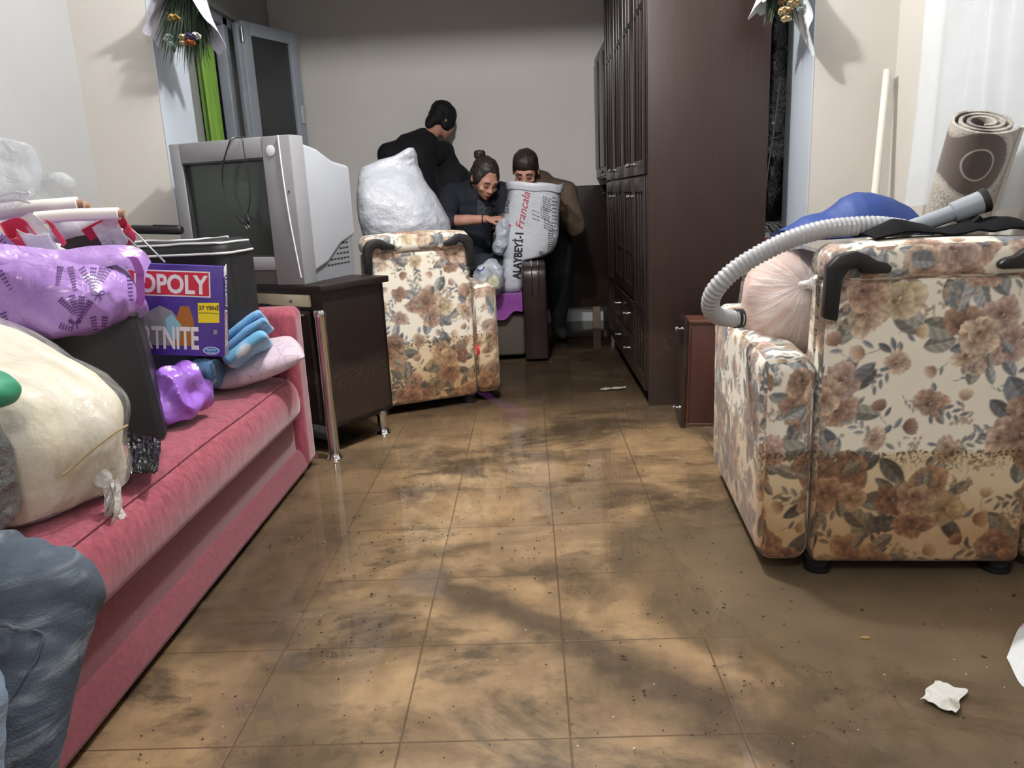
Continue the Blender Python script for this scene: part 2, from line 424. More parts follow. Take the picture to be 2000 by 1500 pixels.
# ------------------------------------------------------------------ floral upholstery: the print is computed once as a cloth, then carried as vertex colours
def make_print(Wm, Hm, res, seed=3):
    r = random.Random(seed); w, h = int(Wm/res), int(Hm/res)
    img = np.empty((h, w, 3)); img[:] = np.array((238, 228, 205))/255
    def stamp(cx, cy, R, fn):
        n = int(R/res)+2; ix, iy = int(cx/res), int(cy/res)
        xs = np.arange(ix-n, ix+n+1); ys = np.arange(iy-n, iy+n+1)
        X, Y = np.meshgrid(xs*res-cx, ys*res-cy); col, a = fn(X, Y)
        yy, xx = np.meshgrid(ys % h, xs % w, indexing='ij'); a = np.clip(a, 0, 1)[..., None]
        img[yy, xx] = img[yy, xx]*(1-a)+np.clip(col, 0, 1)*a
    def petal(cx, cy, L, wd, ang, base, tip, fringe=0.):
        ca, sa = math.cos(ang), math.sin(ang); ph = r.random()*6
        base, tip = np.array(base)/255, np.array(tip)/255
        def fn(X, Y):
            u = (X*ca+Y*sa)/L; v = (-X*sa+Y*ca)/wd
            q = np.sqrt(((u-.5)/.5)**2*1. + v**2); th = np.arctan2(v, u-.5)
            q = q+.07*np.sin(5*th+ph)+fringe*np.sin(13*th+ph)
            a = np.clip((1-q)*L/res*.45, 0, 1)
            t = np.clip(u, 0, 1)**1.25; t = np.clip(t+.14*np.sin(v*9+ph), 0, 1)
            rim = np.clip((q-.86)*9, 0, 1)[..., None]
            c = base*(1-t[..., None])+tip*t[..., None]; c = c*(1-rim*.30)
            return c, a
        stamp(cx, cy, L*1.15, fn)
    def leaf(cx, cy, L, wd, ang, col):
        ca, sa = math.cos(ang), math.sin(ang); col = np.array(col)/255
        def fn(X, Y):
            u = (X*ca+Y*sa)/L; v = (-X*sa+Y*ca)/wd
            wv = np.clip(4*u*(1-u), 0, 1)**.8*np.where(u < 1, 1, 0)*np.where(u > 0, 1, 0)
            a = np.clip((wv-np.abs(v))*wd/res*.6, 0, 1); a *= (u > 0)*(u < 1)
            sh = np.where(v > 0, 1.22, .86)*(1+.10*np.sin(u*26+np.abs(v)*6))
            mid = np.clip(1-np.abs(v)*9, 0, 1)*.25
            return col*(sh+mid)[..., None], a
        stamp(cx, cy, L*1.05, fn)
    def stem(x0, y0, x1, y1, col, wd=.0016):
        n = int(math.hypot(x1-x0, y1-y0)/res)+1; bx, by = (y1-y0)*.25, (x0-x1)*.25
        for i in range(n):
            t = i/n; k = 4*t*(1-t)*.5
            ix, iy = int((x0+(x1-x0)*t+bx*k)/res), int((y0+(y1-y0)*t+by*k)/res)
            for dx in range(max(1, int(wd/res+.5))): img[iy % h, (ix+dx) % w] = img[iy % h, (ix+dx) % w]*.25+np.array(col)/255*.75
    PAL = [((126, 78, 54), (214, 172, 138)), ((150, 98, 70), (232, 200, 168)), ((108, 68, 50), (184, 138, 106)), ((158, 108, 76), (238, 212, 178)), ((168, 126, 80), (238, 220, 176)), ((140, 96, 80), (222, 186, 166))]
    LV = [(112, 116, 122), (92, 96, 104), (128, 130, 130), (80, 78, 80), (118, 116, 104)]
    def rose(cx, cy, R, pal=None):
        base, tip = pal or r.choice(PAL); a0 = r.random()*6.28
        for k, (d, L, n) in enumerate(((.40, .74, 6), (.30, .58, 5), (.16, .46, 4), (.05, .32, 3))):
            for i in range(n):
                a = a0+i*6.283/n+r.uniform(-.4, .4)+k*.5; jit = r.uniform(.72, 1.16); s = r.uniform(.86, 1.1)
                petal(cx+math.cos(a)*R*d*.55, cy+math.sin(a)*R*d*.55*.85, R*L*jit, R*L*r.uniform(.50, .72)*jit, a, [c*s*.92 for c in base], [min(255, c*s*(1-.05*k)) for c in tip], .03)
        petal(cx-R*.12, cy, R*.26, R*.13, r.random()*6, [c*.55 for c in base], [c*.85 for c in base])
        for i in range(7): petal(cx+r.uniform(-.1, .1)*R, cy+r.uniform(-.1, .1)*R, R*.13, R*.05, r.random()*6.28, [c*.6 for c in base], [min(255, c*1.15) for c in base])
    def leaves(cx, cy, R, n):
        for i in range(n):
            a = r.random()*6.28; L = R*r.uniform(.55, .95); leaf(cx+math.cos(a)*R*.62, cy+math.sin(a)*R*.62, L, L*r.uniform(.2, .33), a+r.uniform(-.5, .5), r.choice(LV))
    def twig(cx, cy, L, a):
        x1, y1 = cx+math.cos(a)*L, cy+math.sin(a)*L; c = r.choice(LV); stem(cx, cy, x1, y1, c)
        for i in range(6):
            t = .25+.125*i; leaf(cx+(x1-cx)*t, cy+(y1-cy)*t, L*.34, L*.075, a+(.75 if i % 2 else -.75), c)
    def bud(cx, cy, R, a):
        base, tip = r.choice(PAL)
        stem(cx, cy, cx-math.cos(a)*R*2.2, cy-math.sin(a)*R*2.2, r.choice(LV))
        leaf(cx-math.cos(a)*R*1.3, cy-math.sin(a)*R*1.3, R*1.5, R*.3, a+r.choice((-.9, .9)), r.choice(LV))
        for da in (-.55, .55, -.25, .25, 0): petal(cx-math.cos(a)*R*.4, cy-math.sin(a)*R*.4, R*1.5, R*.42, a+da, base, tip)
    def spray(cx, cy, R):
        for i in range(16):
            x, y = cx+r.gauss(0, R*.5), cy+r.gauss(0, R*.5)
            if i % 2: stem(cx, cy, x, y, (150, 140, 118))
            for k in range(5): petal(x, y, R*.17, R*.075, k*1.257+i, (150, 112, 80), (222, 200, 168))
            if i % 3 == 0: leaf(x, y, R*.4, R*.08, r.random()*6.28, r.choice(LV))
    pts = []
    def place(rad, tries=60):
        for _ in range(tries):
            x, y = r.random()*Wm, r.random()*Hm
            if all(math.hypot((x-a+Wm/2) % Wm-Wm/2, (y-b_+Hm/2) % Hm-Hm/2) > rad+c for a, b_, c in pts): pts.append((x, y, rad)); return x, y
    area = Wm*Hm
    for i in range(int(area*15)):                       # bouquets
        p = place(.105)
        if not p: continue
        x, y = p; a = r.random()*6.28
        for k in range(4): twig(x+r.uniform(-.05, .05), y+r.uniform(-.05, .05), .10, r.random()*6.28)
        leaves(x, y, .105, 9)
        for k in range(4):
            aa = a+k*1.6; rose(x+math.cos(aa)*.062, y+math.sin(aa)*.055, r.uniform(.050, .064))
        leaves(x, y, .07, 3); rose(x+r.uniform(-.02, .02), y+r.uniform(-.02, .02), .055)
        spray(x+math.cos(a+.8)*.105, y+math.sin(a+.8)*.105, .045)
    for i in range(int(area*26)):
        p = place(.050)
        if p: leaves(*p, .045, 3); rose(*p, r.uniform(.036, .047)); twig(p[0], p[1], .085, r.random()*6.28)
    for i in range(int(area*46)):
        p = place(.030)
        if p: bud(*p, r.uniform(.019, .026), r.random()*6.28)
    for i in range(int(area*30)):
        p = place(.026)
        if p: spray(*p, .036)
    for i in range(int(area*30)):
        p = place(.022)
        if p: twig(*p, .055, r.random()*6.28)
    g = img.mean(2, keepdims=True); img = g+(img-g)*.74
    img = np.clip(1-(1-img)*.92, 0, 1)
    return np.where(img <= .04045, img/12.92, ((img+.055)/1.055)**2.4)
PRES = .002; PRINT = make_print(1.5, 1.5, PRES)
def print_at(u, v):
    h, w, _ = PRINT.shape; u = np.asarray(u)/PRES-.5; v = np.asarray(v)/PRES-.5
    x0, y0 = np.floor(u).astype(int), np.floor(v).astype(int); fx, fy = (u-x0)[:, None], (v-y0)[:, None]
    g = lambda a, b_: PRINT[b_ % h, a % w]
    return g(x0, y0)*(1-fx)*(1-fy)+g(x0+1, y0)*fx*(1-fy)+g(x0, y0+1)*(1-fx)*fy+g(x0+1, y0+1)*fx*fy
def cloth_box(name, lo, hi, rad, res, m, parent, uo=(0, 0), bulge=None, coarse=()):
    """upholstered block in its parent's axes: rounded, finely meshed, the print wrapped round it.
    coarse: faces (axis, sign) that nobody can see close up get a wide mesh"""
    lo, hi = Vector(lo), Vector(hi); d = hi-lo; V = []; F = []; UV = []; off = 0
    for ax in range(3):
        for sg in (-1, 1):
            a1, a2 = [(1, 2), (0, 2), (0, 1)][ax]; rs = res*6 if (ax, sg) in coarse else res
            n1, n2 = max(8, int(d[a1]/rs)), max(8, int(d[a2]/rs))
            s1 = np.linspace(lo[a1], hi[a1], n1+1); s2 = np.linspace(lo[a2], hi[a2], n2+1)
            A, B = np.meshgrid(s1, s2, indexing='ij'); P = np.empty((n1+1, n2+1, 3))
            P[..., a1] = A; P[..., a2] = B; P[..., ax] = hi[ax] if sg > 0 else lo[ax]
            if ax == 1: u, v = P[..., 0], P[..., 2]
            elif ax == 0: u, v = (P[..., 1]*sg), P[..., 2]
            else: u, v = P[..., 0], P[..., 1]*1.0+hi[2]
            L = np.array(lo)+rad; H = np.array(hi)-rad; Q = np.clip(P, L, H); N = P-Q; ln = np.linalg.norm(N, axis=2, keepdims=True); ln[ln == 0] = 1
            P2 = Q+N/ln*rad
            if bulge is not None: P2 = bulge(P2, ax, sg, N/ln)
            idx = off+np.arange((n1+1)*(n2+1)).reshape(n1+1, n2+1); off += (n1+1)*(n2+1)
            q = np.stack([idx[:-1, :-1], idx[1:, :-1], idx[1:, 1:], idx[:-1, 1:]], -1).reshape(-1, 4)
            flip = (sg > 0) == (ax == 1)
            F.append(q[:, ::-1] if flip else q); V.append(P2.reshape(-1, 3)); UV.append(np.stack([u+uo[0], v+uo[1]], -1).reshape(-1, 2))
    V = np.concatenate(V); F = np.concatenate(F); UV = np.concatenate(UV)
    me = bpy.data.meshes.new(name); me.from_pydata(V.tolist(), [], F.tolist())
    ca = me.color_attributes.new('print', 'FLOAT_COLOR', 'POINT')
    c = np.ones((len(V), 4)); c[:, :3] = print_at(UV[:, 0]+3, UV[:, 1]+3); ca.data.foreach_set('color', c.ravel())
    return finish(name, me, m, parent, local=True)
def floral_mat():
    s = NT('rose_print_upholstery'); at = s.n('ShaderNodeAttribute'); at.attribute_name = 'print'; s.pos(); P = s.pos()
    # dirt of the flood: a tide line at knee height, silt below it, a darker band at the foot
    wob = s.math('MULTIPLY', s.math('SUBTRACT', s.noise(7, P, 5), .5), .03)
    z = s.math('ADD', s.pz, wob)
    low = s.ramp(z, .349, .362, 1, 0)
    grime = s.math('MULTIPLY', low, s.ramp(s.noise(5, P, 6, .6), .25, .75, .6, 1.))
    c = s.mix(grime, at.outputs['Color'], lin((222, 200, 166)), 'MULTIPLY')
    foot = s.ramp(s.math('ADD', s.pz, s.math('MULTIPLY', s.noise(4, P, 5), .14)), .20, .34, .85, 0)
    c = s.mix(foot, c, lin((204, 178, 148)), 'MULTIPLY')
    band = s.math('MULTIPLY', s.ramp(z, .30, .352, 0, 1), s.ramp(z, .354, .362, 1, 0))
    dots = s.math('MULTIPLY', band, s.ramp(s.noise(120, P, 2), .52, .58, 0, .9))
    c = s.mix(dots, c, lin((70, 56, 40)))
    s.set(Base_Color=c, Roughness=.72, Sheen_Weight=.15)
    s.bump(s.noise(420, None, 2), .10, .002); return s.m
M_FLORAL = floral_mat()
M_BLACKPL = pm('black_moulded_plastic', (24, 24, 26), .38, bump=(60, .05, .002))
def armchair(label, corner, rz, res, uo, group):
    """corner: where the back's left lower corner stands, seen from behind"""
    w, d = .80, .80
    R = Matrix.Rotation(rz, 3, 'Z'); c = Vector((corner[0], corner[1], 0)) + R @ Vector((w/2, d/2, 0))
    t = thing('armchair', label, 'armchair', c, rz, group)
    def pillow(k):
        def f(P, ax, sg, N):
            P = P.copy(); ctr = (P.reshape(-1, 3).min(0)+P.reshape(-1, 3).max(0))/2; return P
        return f
    x0, x1, y0, y1 = -w/2, w/2, -d/2, d/2
    def armb(P, ax, sg, N):
        P = P.copy(); zt = np.clip((P[..., 2]-.30)/.3, 0, 1); s = np.clip((P[..., 1]-y0)/.8, 0, 1)
        P[..., 2] += .035*s*zt; return P
    cloth_box('arm', (x0, y0, .045), (x0+.135, y1, .605), .045, res, M_FLORAL, t, uo, armb)
    cloth_box('arm', (x1-.135, y0, .045), (x1, y1, .605), .045, res*2, M_FLORAL, t, (uo[0]+.4, uo[1]), armb)
    cloth_box('seat_base', (x0+.13, y0+.10, .05), (x1-.13, y1-.01, .30), .03, res*4, M_FLORAL, t, uo)
    cloth_box('seat_cushion', (x0+.138, y0+.15, .295), (x1-.138, y1+.02, .44), .05, res*3, M_FLORAL, t, (uo[0]+.2, uo[1]+.3))
    def lean(P, ax, sg, N):
        P = P.copy(); k = np.clip((P[..., 2]-.4)/.4, 0, 1); P[..., 1] += np.where(P[..., 1] > y0+.08, -.045*k, 0); return P
    cloth_box('back_panel', (x0+.139, y0+.004, .045), (x1-.139, y0+.17, .80), .022, res, M_FLORAL, t, uo, lean, coarse=((1, 1),))
    def topb(P, ax, sg, N):
        P = P.copy(); k = 1-((P[..., 0])/(w/2-.13))**2; P[..., 2] += np.where(P[..., 2] > .84, .012*k, 0); return P
    cloth_box('back_roll', (x0+.132, y0-.012, .788), (x1-.132, y0+.135, .876), .042, res, M_FLORAL, t, (uo[0]+.05, uo[1]+.02), topb)
    for sx in (-1, 1):                                   # moulded corner fittings of the folding back
        ex = sx*(w/2-.128)
        pr = [(0, .708), (.038, .700), (.044, .800), (.060, .824), (.085, .828), (.095, .812), (.160, .812), (.168, .826), (.152, .838), (.128, .842), (.105, .858), (.075, .868), (.030, .858), (.004, .832)]
        pr = [(ex - sx*x*.92, z) for x, z in pr]
        MB().prism(pr, .034, Matrix.Translation((0, y0-.033, 0)), bev=.006).obj('corner_bracket', M_BLACKPL, t, local=True)
        for sy in (-1, 1):
            MB().lathe([(.033, .0), (.036, .006), (.036, .018), (.028, .022), (.028, .034), (.034, .04), (.034, .056)], 24, Matrix.Translation((sx*(w/2-.17), sy*(d/2-.10)-(.045 if sy < 0 else 0), 0))).obj('foot', M_BLACKPL, t, local=True)
    return t
RCH = armchair('large rose print armchair at right, seen from behind, hose and black cloth on its back', (.578, 1.893), math.radians(-4.4), .0028, (0, .12), 'rose print armchairs')
_cr = Vector((-.163, 3.885)); _a = math.radians(24)
LCH = armchair('rose print armchair beside the television stand, white sack leaning in it', (_cr.x-.80*math.cos(_a), _cr.y-.80*math.sin(_a)), _a, .0046, (.55, .5), 'rose print armchairs')

_M = MW[LCH.name]
rt_ = MB().grid(lambda u, v: _M @ Vector((.262+.016*(u-.5)+.01*v, -.408-.006*math.sin(v*3), .30-.05*v+.012*u)), 5, 6).solid(.002)
rt_.obj('red_tag', pm('red_scrap', (200, 52, 64), .5), LCH, label='small red tag between back and arm')

# ------------------------------------------------------------------ red sofa
def red_mat():
    s = NT('rose_red_chenille'); 
    f = s.noise(60, None, 5, .7, stretch=(1, 1, .35)); g = s.noise(3, None, 5)
    c = s.mix(s.ramp(f, .38, .66), lin((128, 52, 68)), lin((166, 80, 98))); c = s.mix(s.ramp(g, .4, .7, 0, .35), c, lin((146, 60, 78)))
    dk = s.ramp(s.noise(150, None, 4, .6, stretch=(.25, 1, .5)), .60, .72, 0, .5)
    c = s.mix(dk, c, lin((118, 40, 56)))
    s.set(Base_Color=c, Roughness=.85, Sheen_Weight=.45); s.b.inputs['Sheen Roughness'].default_value = .4
    s.bump(f, .25, .004); return s.m
M_RED = red_mat()
M_REDD = pm('plain_red_shaded_cloth', (110, 48, 60), .85, var=(70, (124, 56, 68), .4, .65), sheen=.25, bump=(300, .1, .002))  # plain red darkened: shade on the lower sofa front is in this colour
SY0, SY1 = .55, 2.86
SX0 = XL+.02
sofa = thing('sofa', 'long rose red sofa along the left wall piled with bags', 'sofa', (-1.4, 1.7, 0))
prof = [(SX0+.16, .25), (-1.1, .248), (-.96, .246), (-.93, .246), (-.905, .252), (-.895, .29), (-.897, .335), (-.912, .372), (-.94, .392), (-.985, .404), (-1.06, .414), (-1.3, .424), (SX0+.16, .424)]
rings = []
for i in range(61):
    y = SY0+(SY1-SY0)*i/60; e = min(i, 60-i); k = 0 if e == 0 else 1
    rr = []
    P = smoothpath([(x, 0, z) for x, z in prof], 4)
    for p in P:
        q = Vector((p.x, y, p.z)); q.z += (.010*nz(Vector((p.x, y, 0)), 2.2) if p.z > .38 else 0)*1.0
        if e < 2: q.z = .335+(q.z-.335)*(.86 if e == 0 else .96); q.x = q.x-(.018 if e == 0 else .004)*(1 if q.x > -1.1 else 0)
        rr.append(q)
    rings.append(rr)
seat = MB().loft(rings).obj('seat_cushion', M_RED, sofa, angle=60)
MB().tube([(-.934, SY0+.03+(SY1-SY0-.06)*i/60, .3945+.010*nz(Vector((-.934, SY0+.03+(SY1-SY0-.06)*i/60, 0)), 2.2)) for i in range(61)], .0035, 6).obj('piping', M_RED, seat)
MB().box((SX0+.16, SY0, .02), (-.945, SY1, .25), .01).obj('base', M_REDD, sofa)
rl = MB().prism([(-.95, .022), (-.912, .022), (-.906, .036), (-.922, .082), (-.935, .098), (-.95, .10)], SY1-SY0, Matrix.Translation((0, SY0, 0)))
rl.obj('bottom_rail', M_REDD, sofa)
def pleat(p, n): return n*(.006*crease(Vector((p.x*1.2, p.y, p.z)), 16, 3)*max(0, 1-abs(p.z-.58)/.10))
ar = MB().box((SX0+.02, SY1, .015), (-.905, SY1+.135, .655), .035, 5)
bmesh.ops.subdivide_edges(ar.b, edges=[e for e in ar.b.edges if e.calc_length() > .06], cuts=10, use_grid_fill=True)
ar.disp(pleat).obj('arm', M_RED, sofa, angle=60)
MB().box((SX0+.02, SY0-.135, .015), (-.905, SY0, .655), .035, 5).obj('arm', M_RED, sofa, angle=60)
MB().box((SX0, SY0, .02), (SX0+.17, SY1, .70), .05, 5).obj('backrest', M_RED, sofa, angle=60)
MB().tube([(-.9, SY1+.10, .035), (-.898, SY1+.10, .035)], .012, 16).obj('glide_button', pm('dull_red_button', (120, 60, 66), .5), sofa)

# ------------------------------------------------------------------ television stand
def dark_veneer(name, a, b, rough=.32):
    s = NT(name); f = s.noise(9, None, 6, .6, .3, stretch=(6, 6, .4)); s.pos()
    c = s.mix(s.ramp(f, .35, .7), lin(a), lin(b))
    z = s.math('ADD', s.pz, s.math('MULTIPLY', s.noise(9, s.pos(), 5), .05))
    band = s.math('MULTIPLY', s.ramp(z, .24, .33), s.ramp(z, .37, .41, 1, 0))
    sp = s.math('MULTIPLY', band, s.ramp(s.noise(160, s.pos(), 2), .62, .68, 0, .75))
    c = s.mix(sp, c, lin((132, 112, 92)))
    dull = s.ramp(z, .36, .42, .16, 0)
    c = s.mix(dull, c, lin((96, 80, 66)))
    s.set(Base_Color=c, Roughness=rough); s.bump(f, .03, .002); return s.m
M_WENGE = dark_veneer('wenge_veneer', (30, 22, 21), (40, 29, 27), .36)
M_CHROME = pm('polished_chrome', (214, 214, 216), .07, 1.)
M_IVORY = pm('ivory_drawer_rail', (214, 204, 176), .5)
CR = Vector((-.850, 3.065)); CA = math.radians(-33.5)
CM = Matrix.Translation((CR.x, CR.y, 0)) @ Matrix.Rotation(CA, 4, 'Z')      # local: x to the right along the front, -x leftwards; y backwards
stand = thing('television_stand', 'dark wenge television stand with chrome legs at the end of the red sofa', 'tv stand', (CR.x, CR.y, 0), CA)
cwid, cdep = .70, .365
MB().box((-cwid, .012, .118), (-.02, .03, .69)).box((-cwid, .03, .118), (-.0, cdep, .135)).box((-.02, .012, .118), (0, cdep, .69)).box((-cwid, .012, .118), (-cwid+.02, cdep, .69)).box((-cwid, cdep-.015, .118), (0, cdep, .69)).obj('carcass', M_WENGE, stand, local=True, angle=20)
MB().box((-cwid-.01, -.006, .69), (.022, cdep+.02, .718), .004).obj('top_panel', M_WENGE, stand, local=True)
rail = MB().box((-cwid+.06, -.002, .628), (-.065, .012, .676), .002).obj('drawer_rail', M_IVORY, stand, local=True, label='bare ivory rail left where a drawer front is missing')
for x in (-.17, -.44): MB().lathe([(.008, 0), (.008, .006), (.003, .010)], 12, Matrix.Translation((x, -.002, .652)) @ Matrix.Rotation(math.radians(90), 4, 'X')).obj('screw', M_METAL, rail, local=True)
MB().tube(smoothpath([(-.44, -.008, .655), (-.46, -.02, .645), (-.44, -.02, .625), (-.36, -.02, .632), (-.30, -.01, .630)]), .0025, 6).obj('wire', M_BLACKPL, rail, local=True)
for x0 in (-.685, -.37):
    d = MB().box((x0, -.008, .14), (x0+.305, .012, .612), .006).obj('door', M_WENGE, stand, local=True)
    MB().box((x0+.10, -.026, .592), (x0+.29, -.010, .600), .003).obj('handle', M_CHROME, d, local=True)
for x, y, h in ((.028, -.030, .625), (-cwid+.03, -.030, .625), (-.035, cdep-.04, .118), (-cwid+.05, cdep-.04, .118)):
    r = .0225
    pr = [(r+.013, 0), (r+.013, .006), (r+.004, .016), (r, .03), (r, h-.03), (r+.0015, h-.026), (r+.0015, h-.006), (r-.002, h)]
    MB().lathe(pr, 28, Matrix.Translation((x, y, 0))).obj('leg', M_CHROME, stand, local=True, label='chrome leg')

# ------------------------------------------------------------------ television
M_TVG = pm('silver_grey_television_plastic', (146, 146, 150), .42, var=(4, (136, 136, 140)), bump=(200, .03, .001))
M_TVS = pm('light_grey_television_shell', (172, 176, 184), .45, var=(3, (164, 168, 176)), bump=(160, .04, .001))
M_TVSCR = NT('dark_green_grey_picture_tube').set(Base_Color=lin((58, 66, 62)), Roughness=.22).m
TP = Vector((-.915, 3.115)); TA = math.radians(-19)
tv = thing('television', 'bulky silver grey tube television standing on the dark stand', 'television', (TP.x, TP.y, .718), TA)
tw, th_ = .598, .585
fr = MB(); iw0, iw1, iz0, iz1 = -tw+.055, -.135, .115, .505
def tvface(x, z): return -.012*(1-((x+tw/2)/(tw/2))**2)     # bezel bows forward
for lo, hi in (((-tw, 0, .06), (iw0, .09, th_)), ((iw1, 0, .0), (-.0, .09, th_)), ((iw0, 0, iz1), (iw1, .09, th_)), ((iw0, 0, .06), (iw1, .09, iz0))):
    fr.box(lo, hi, .004, 2)
bez = fr.obj('front_frame', M_TVG, tv, local=True)
MB().box((-tw+.02, .006, .0), (-.13, .09, .062), .004).obj('lower_panel', pm('dark_grey_television_panel', (92, 90, 92), .4), tv, local=True)
sc = MB().grid(lambda u, v: Vector((iw0-.004+(iw1-iw0+.008)*u, .030-.018*(1-(2*u-1)**2)*(1-(2*v-1)**2), iz0-.004+(iz1-iz0+.008)*v)), 20, 16).solid(.004)
sc.obj('screen', M_TVSCR, tv, local=True)
MB().box((iw0, .008, iz0), (iw0+.006, .03, iz1)).box((iw1-.006, .008, iz0), (iw1, .03, iz1)).box((iw0, .008, iz1-.006), (iw1, .03, iz1)).box((iw0, .008, iz0), (iw1, .03, iz0+.006)).obj('screen_rim', pm('dark_screen_rim', (58, 58, 60), .4), tv, local=True)
st = smoothpath([(-.048, -.0045, th_), (-.045, -.0045, .42), (-.034, -.0045, .24), (-.012, -.0045, .03)], 10)
MB().tube(st, .0028, 6).obj('trim_line', pm('bright_silver_line', (226, 228, 230), .3), bez, local=True)
MB().lathe([(.021, 0), (.021, .0015), (.019, .0022)], 32, Matrix.Translation((-.092, -.001, .530)) @ Matrix.Rotation(math.radians(90), 4, 'X')).obj('round_sticker', pm('white_sticker', (226, 228, 230), .4), tv, local=True)
MB().ball((-.028, -.001, .37), (.003, .002, .006)).obj('standby_lamp', M_BLACKPL, bez, local=True)
def rrect(x0, x1, z0, z1, y, r, n=5):
    out = []
    for cx, cz, a0 in ((x1-r, z1-r, 0), (x0+r, z1-r, 90), (x0+r, z0+r, 180), (x1-r, z0+r, 270)):
        for k in range(n): a = math.radians(a0+90*k/(n-1)); out.append((cx+r*math.cos(a), y, cz+r*math.sin(a)))
    return out
hs = [rrect(-tw+.006, -.004, .012, th_-.008, .088, .012), rrect(-tw+.012, -.010, .045, th_-.028, .10, .012), rrect(-tw+.03, -.012, .07, th_-.045, .20, .014), rrect(-tw+.08, -.016, .14, th_-.09, .32, .016), rrect(-tw+.12, -.022, .17, th_-.105, .445, .018), rrect(-tw+.14, -.05, .20, th_-.13, .465, .02)]
shell = MB().loft(hs).obj('rear_shell', M_TVS, tv, local=True, angle=25)
skirt = MB().prism([(.088, .0), (.088, .055), (.20, .075), (.32, .150), (.43, .19), (.43, .0)], tw-.075, Matrix.Translation((-.026, 0, 0)) @ Matrix.Rotation(math.radians(90), 4, 'Z')).obj('vented_base', pm('grey_vented_base', (128, 130, 136), .5), tv, local=True)
M_SLOT = pm('dark_vent_slot', (20, 20, 22), .8)
vm = MB()
for r in range(5):
    for k in range(3+r*0+4):
        y = .215+.026*k
        z = .055+.022*r
        if z < .02+(y-.14)*.62: vm.box((-.0275, y, z), (-.0245, y+.017, z+.006))
vm.obj('vent_slots', M_SLOT, skirt, local=True, smooth=False)
# plug lead slung over the set
tvm = MW[tv.name]
ld = [(-.24, .05, th_+.006), (-.262, -.006, th_+.004), (-.275, -.022, .56), (-.315, -.024, .48), (-.325, -.024, .40), (-.300, -.024, .315), (-.262, -.024, .272)]
cord = thing('power_cord', 'black power cord slung over the front of the old television', 'cord', tvm @ Vector((-.27, -.02, .30)))
MB().tube([tvm @ p for p in smoothpath(ld)], .0032, 8).tube([tvm @ p for p in smoothpath([(-.245, .04, th_+.006), (-.212, -.008, th_+.004), (-.205, -.020, .54), (-.196, -.024, .44), (-.198, -.024, .36), (-.222, -.024, .29)])], .0022, 8).obj('cable', M_BLACKPL, cord)
MB().tube([tvm @ Vector(p) for p in ((-.272, -.026, .285), (-.245, -.028, .262), (-.225, -.028, .250))], [.007, .011, .009], 10).obj('plug', M_BLACKPL, cord)
MB().tube([tvm @ Vector(p) for p in ((-.228, -.026, .300), (-.222, -.028, .28), (-.215, -.028, .262))], [.004, .009, .008], 10).obj('plug', M_BLACKPL, cord)
MB().tube([tvm @ Vector(p) for p in ((-.226, -.030, .252), (-.214, -.032, .236))], .0024, 6).tube([tvm @ Vector(p) for p in ((-.236, -.030, .248), (-.226, -.032, .232))], .0024, 6).obj('plug_pin', M_METAL, cord)

# ------------------------------------------------------------------ wardrobe
M_WARD = dark_veneer('dark_brown_wardrobe_veneer', (45, 32, 29), (53, 38, 34), .36)
M_WARDF = dark_veneer('dark_wardrobe_front', (34, 24, 23), (44, 31, 29), .30)
M_KNOB = pm('steel_knob', (216, 216, 214), .18, 1.)
WX0, WX1, WY, WH = .556, 1.095, 3.64, 2.36
def knob(p, d, name, parent, s=1.):
    M = Matrix.Translation(p) @ Vector((0, 0, 1)).rotation_difference(Vector(d)).to_matrix().to_4x4() @ Matrix.Scale(s, 4)
    return MB().lathe([(.010, 0), (.010, .003), (.005, .006), (.005, .016), (.012, .020), (.013, .025), (.010, .030)], 16, M).obj(name, M_KNOB, parent, label='steel knob')
ward = thing('wardrobe', 'tall dark brown panelled wardrobe reaching above the doorway', 'wardrobe', (WX0, WY, 0))
MB().box((WX0, WY, .0), (WX1, WY+.022, WH), .002).obj('side_panel', M_WARD, ward)
MB().box((WX0+.02, WY+.022, .06), (WX1, 5.42, WH-.02)).box((WX0+.03, WY+.022, 0), (WX1-.02, 5.42, .06)).obj('body', M_WARDF, ward)
MB().box((WX0-.02, WY-.006, WH-.02), (WX1, 5.44, WH+.03), .008).obj('cornice', M_WARDF, ward)
def panel_door(y0, y1, z0, z1, kz, name='door', kside=1, bars=2):
    x = WX0
    d = MB().box((x-.004, y0, z0), (x+.018, y1, z1), .003)
    b_ = .048
    for lo, hi in (((x-.014, y0, z0), (x-.003, y0+b_, z1)), ((x-.014, y1-b_, z0), (x-.003, y1, z1)), ((x-.014, y0+b_, z0), (x-.003, y1-b_, z0+b_+.02)), ((x-.014, y0+b_, z1-b_-.02), (x-.003, y1-b_, z1))): d.box(lo, hi, .004)
    for k in range(bars):
        yy = y0+b_+(y1-y0-2*b_)*(k+1)/(bars+1); d.box((x-.011, yy-.008, z0+b_), (x-.003, yy+.008, z1-b_), .003)
    zm = z0+(z1-z0)*(.60 if z0 > 1 else .38); d.box((x-.011, y0+b_, zm-.012), (x-.003, y1-b_, zm+.012), .003)
    o = d.obj(name, M_WARDF, ward, angle=25)
    if kz: knob((x-.014, y1-.03 if kside > 0 else y0+.03, kz), (-1, 0, 0), 'knob', o)
    return o
uy = [WY+.03, 4.06, 4.49, 4.92, 5.40]
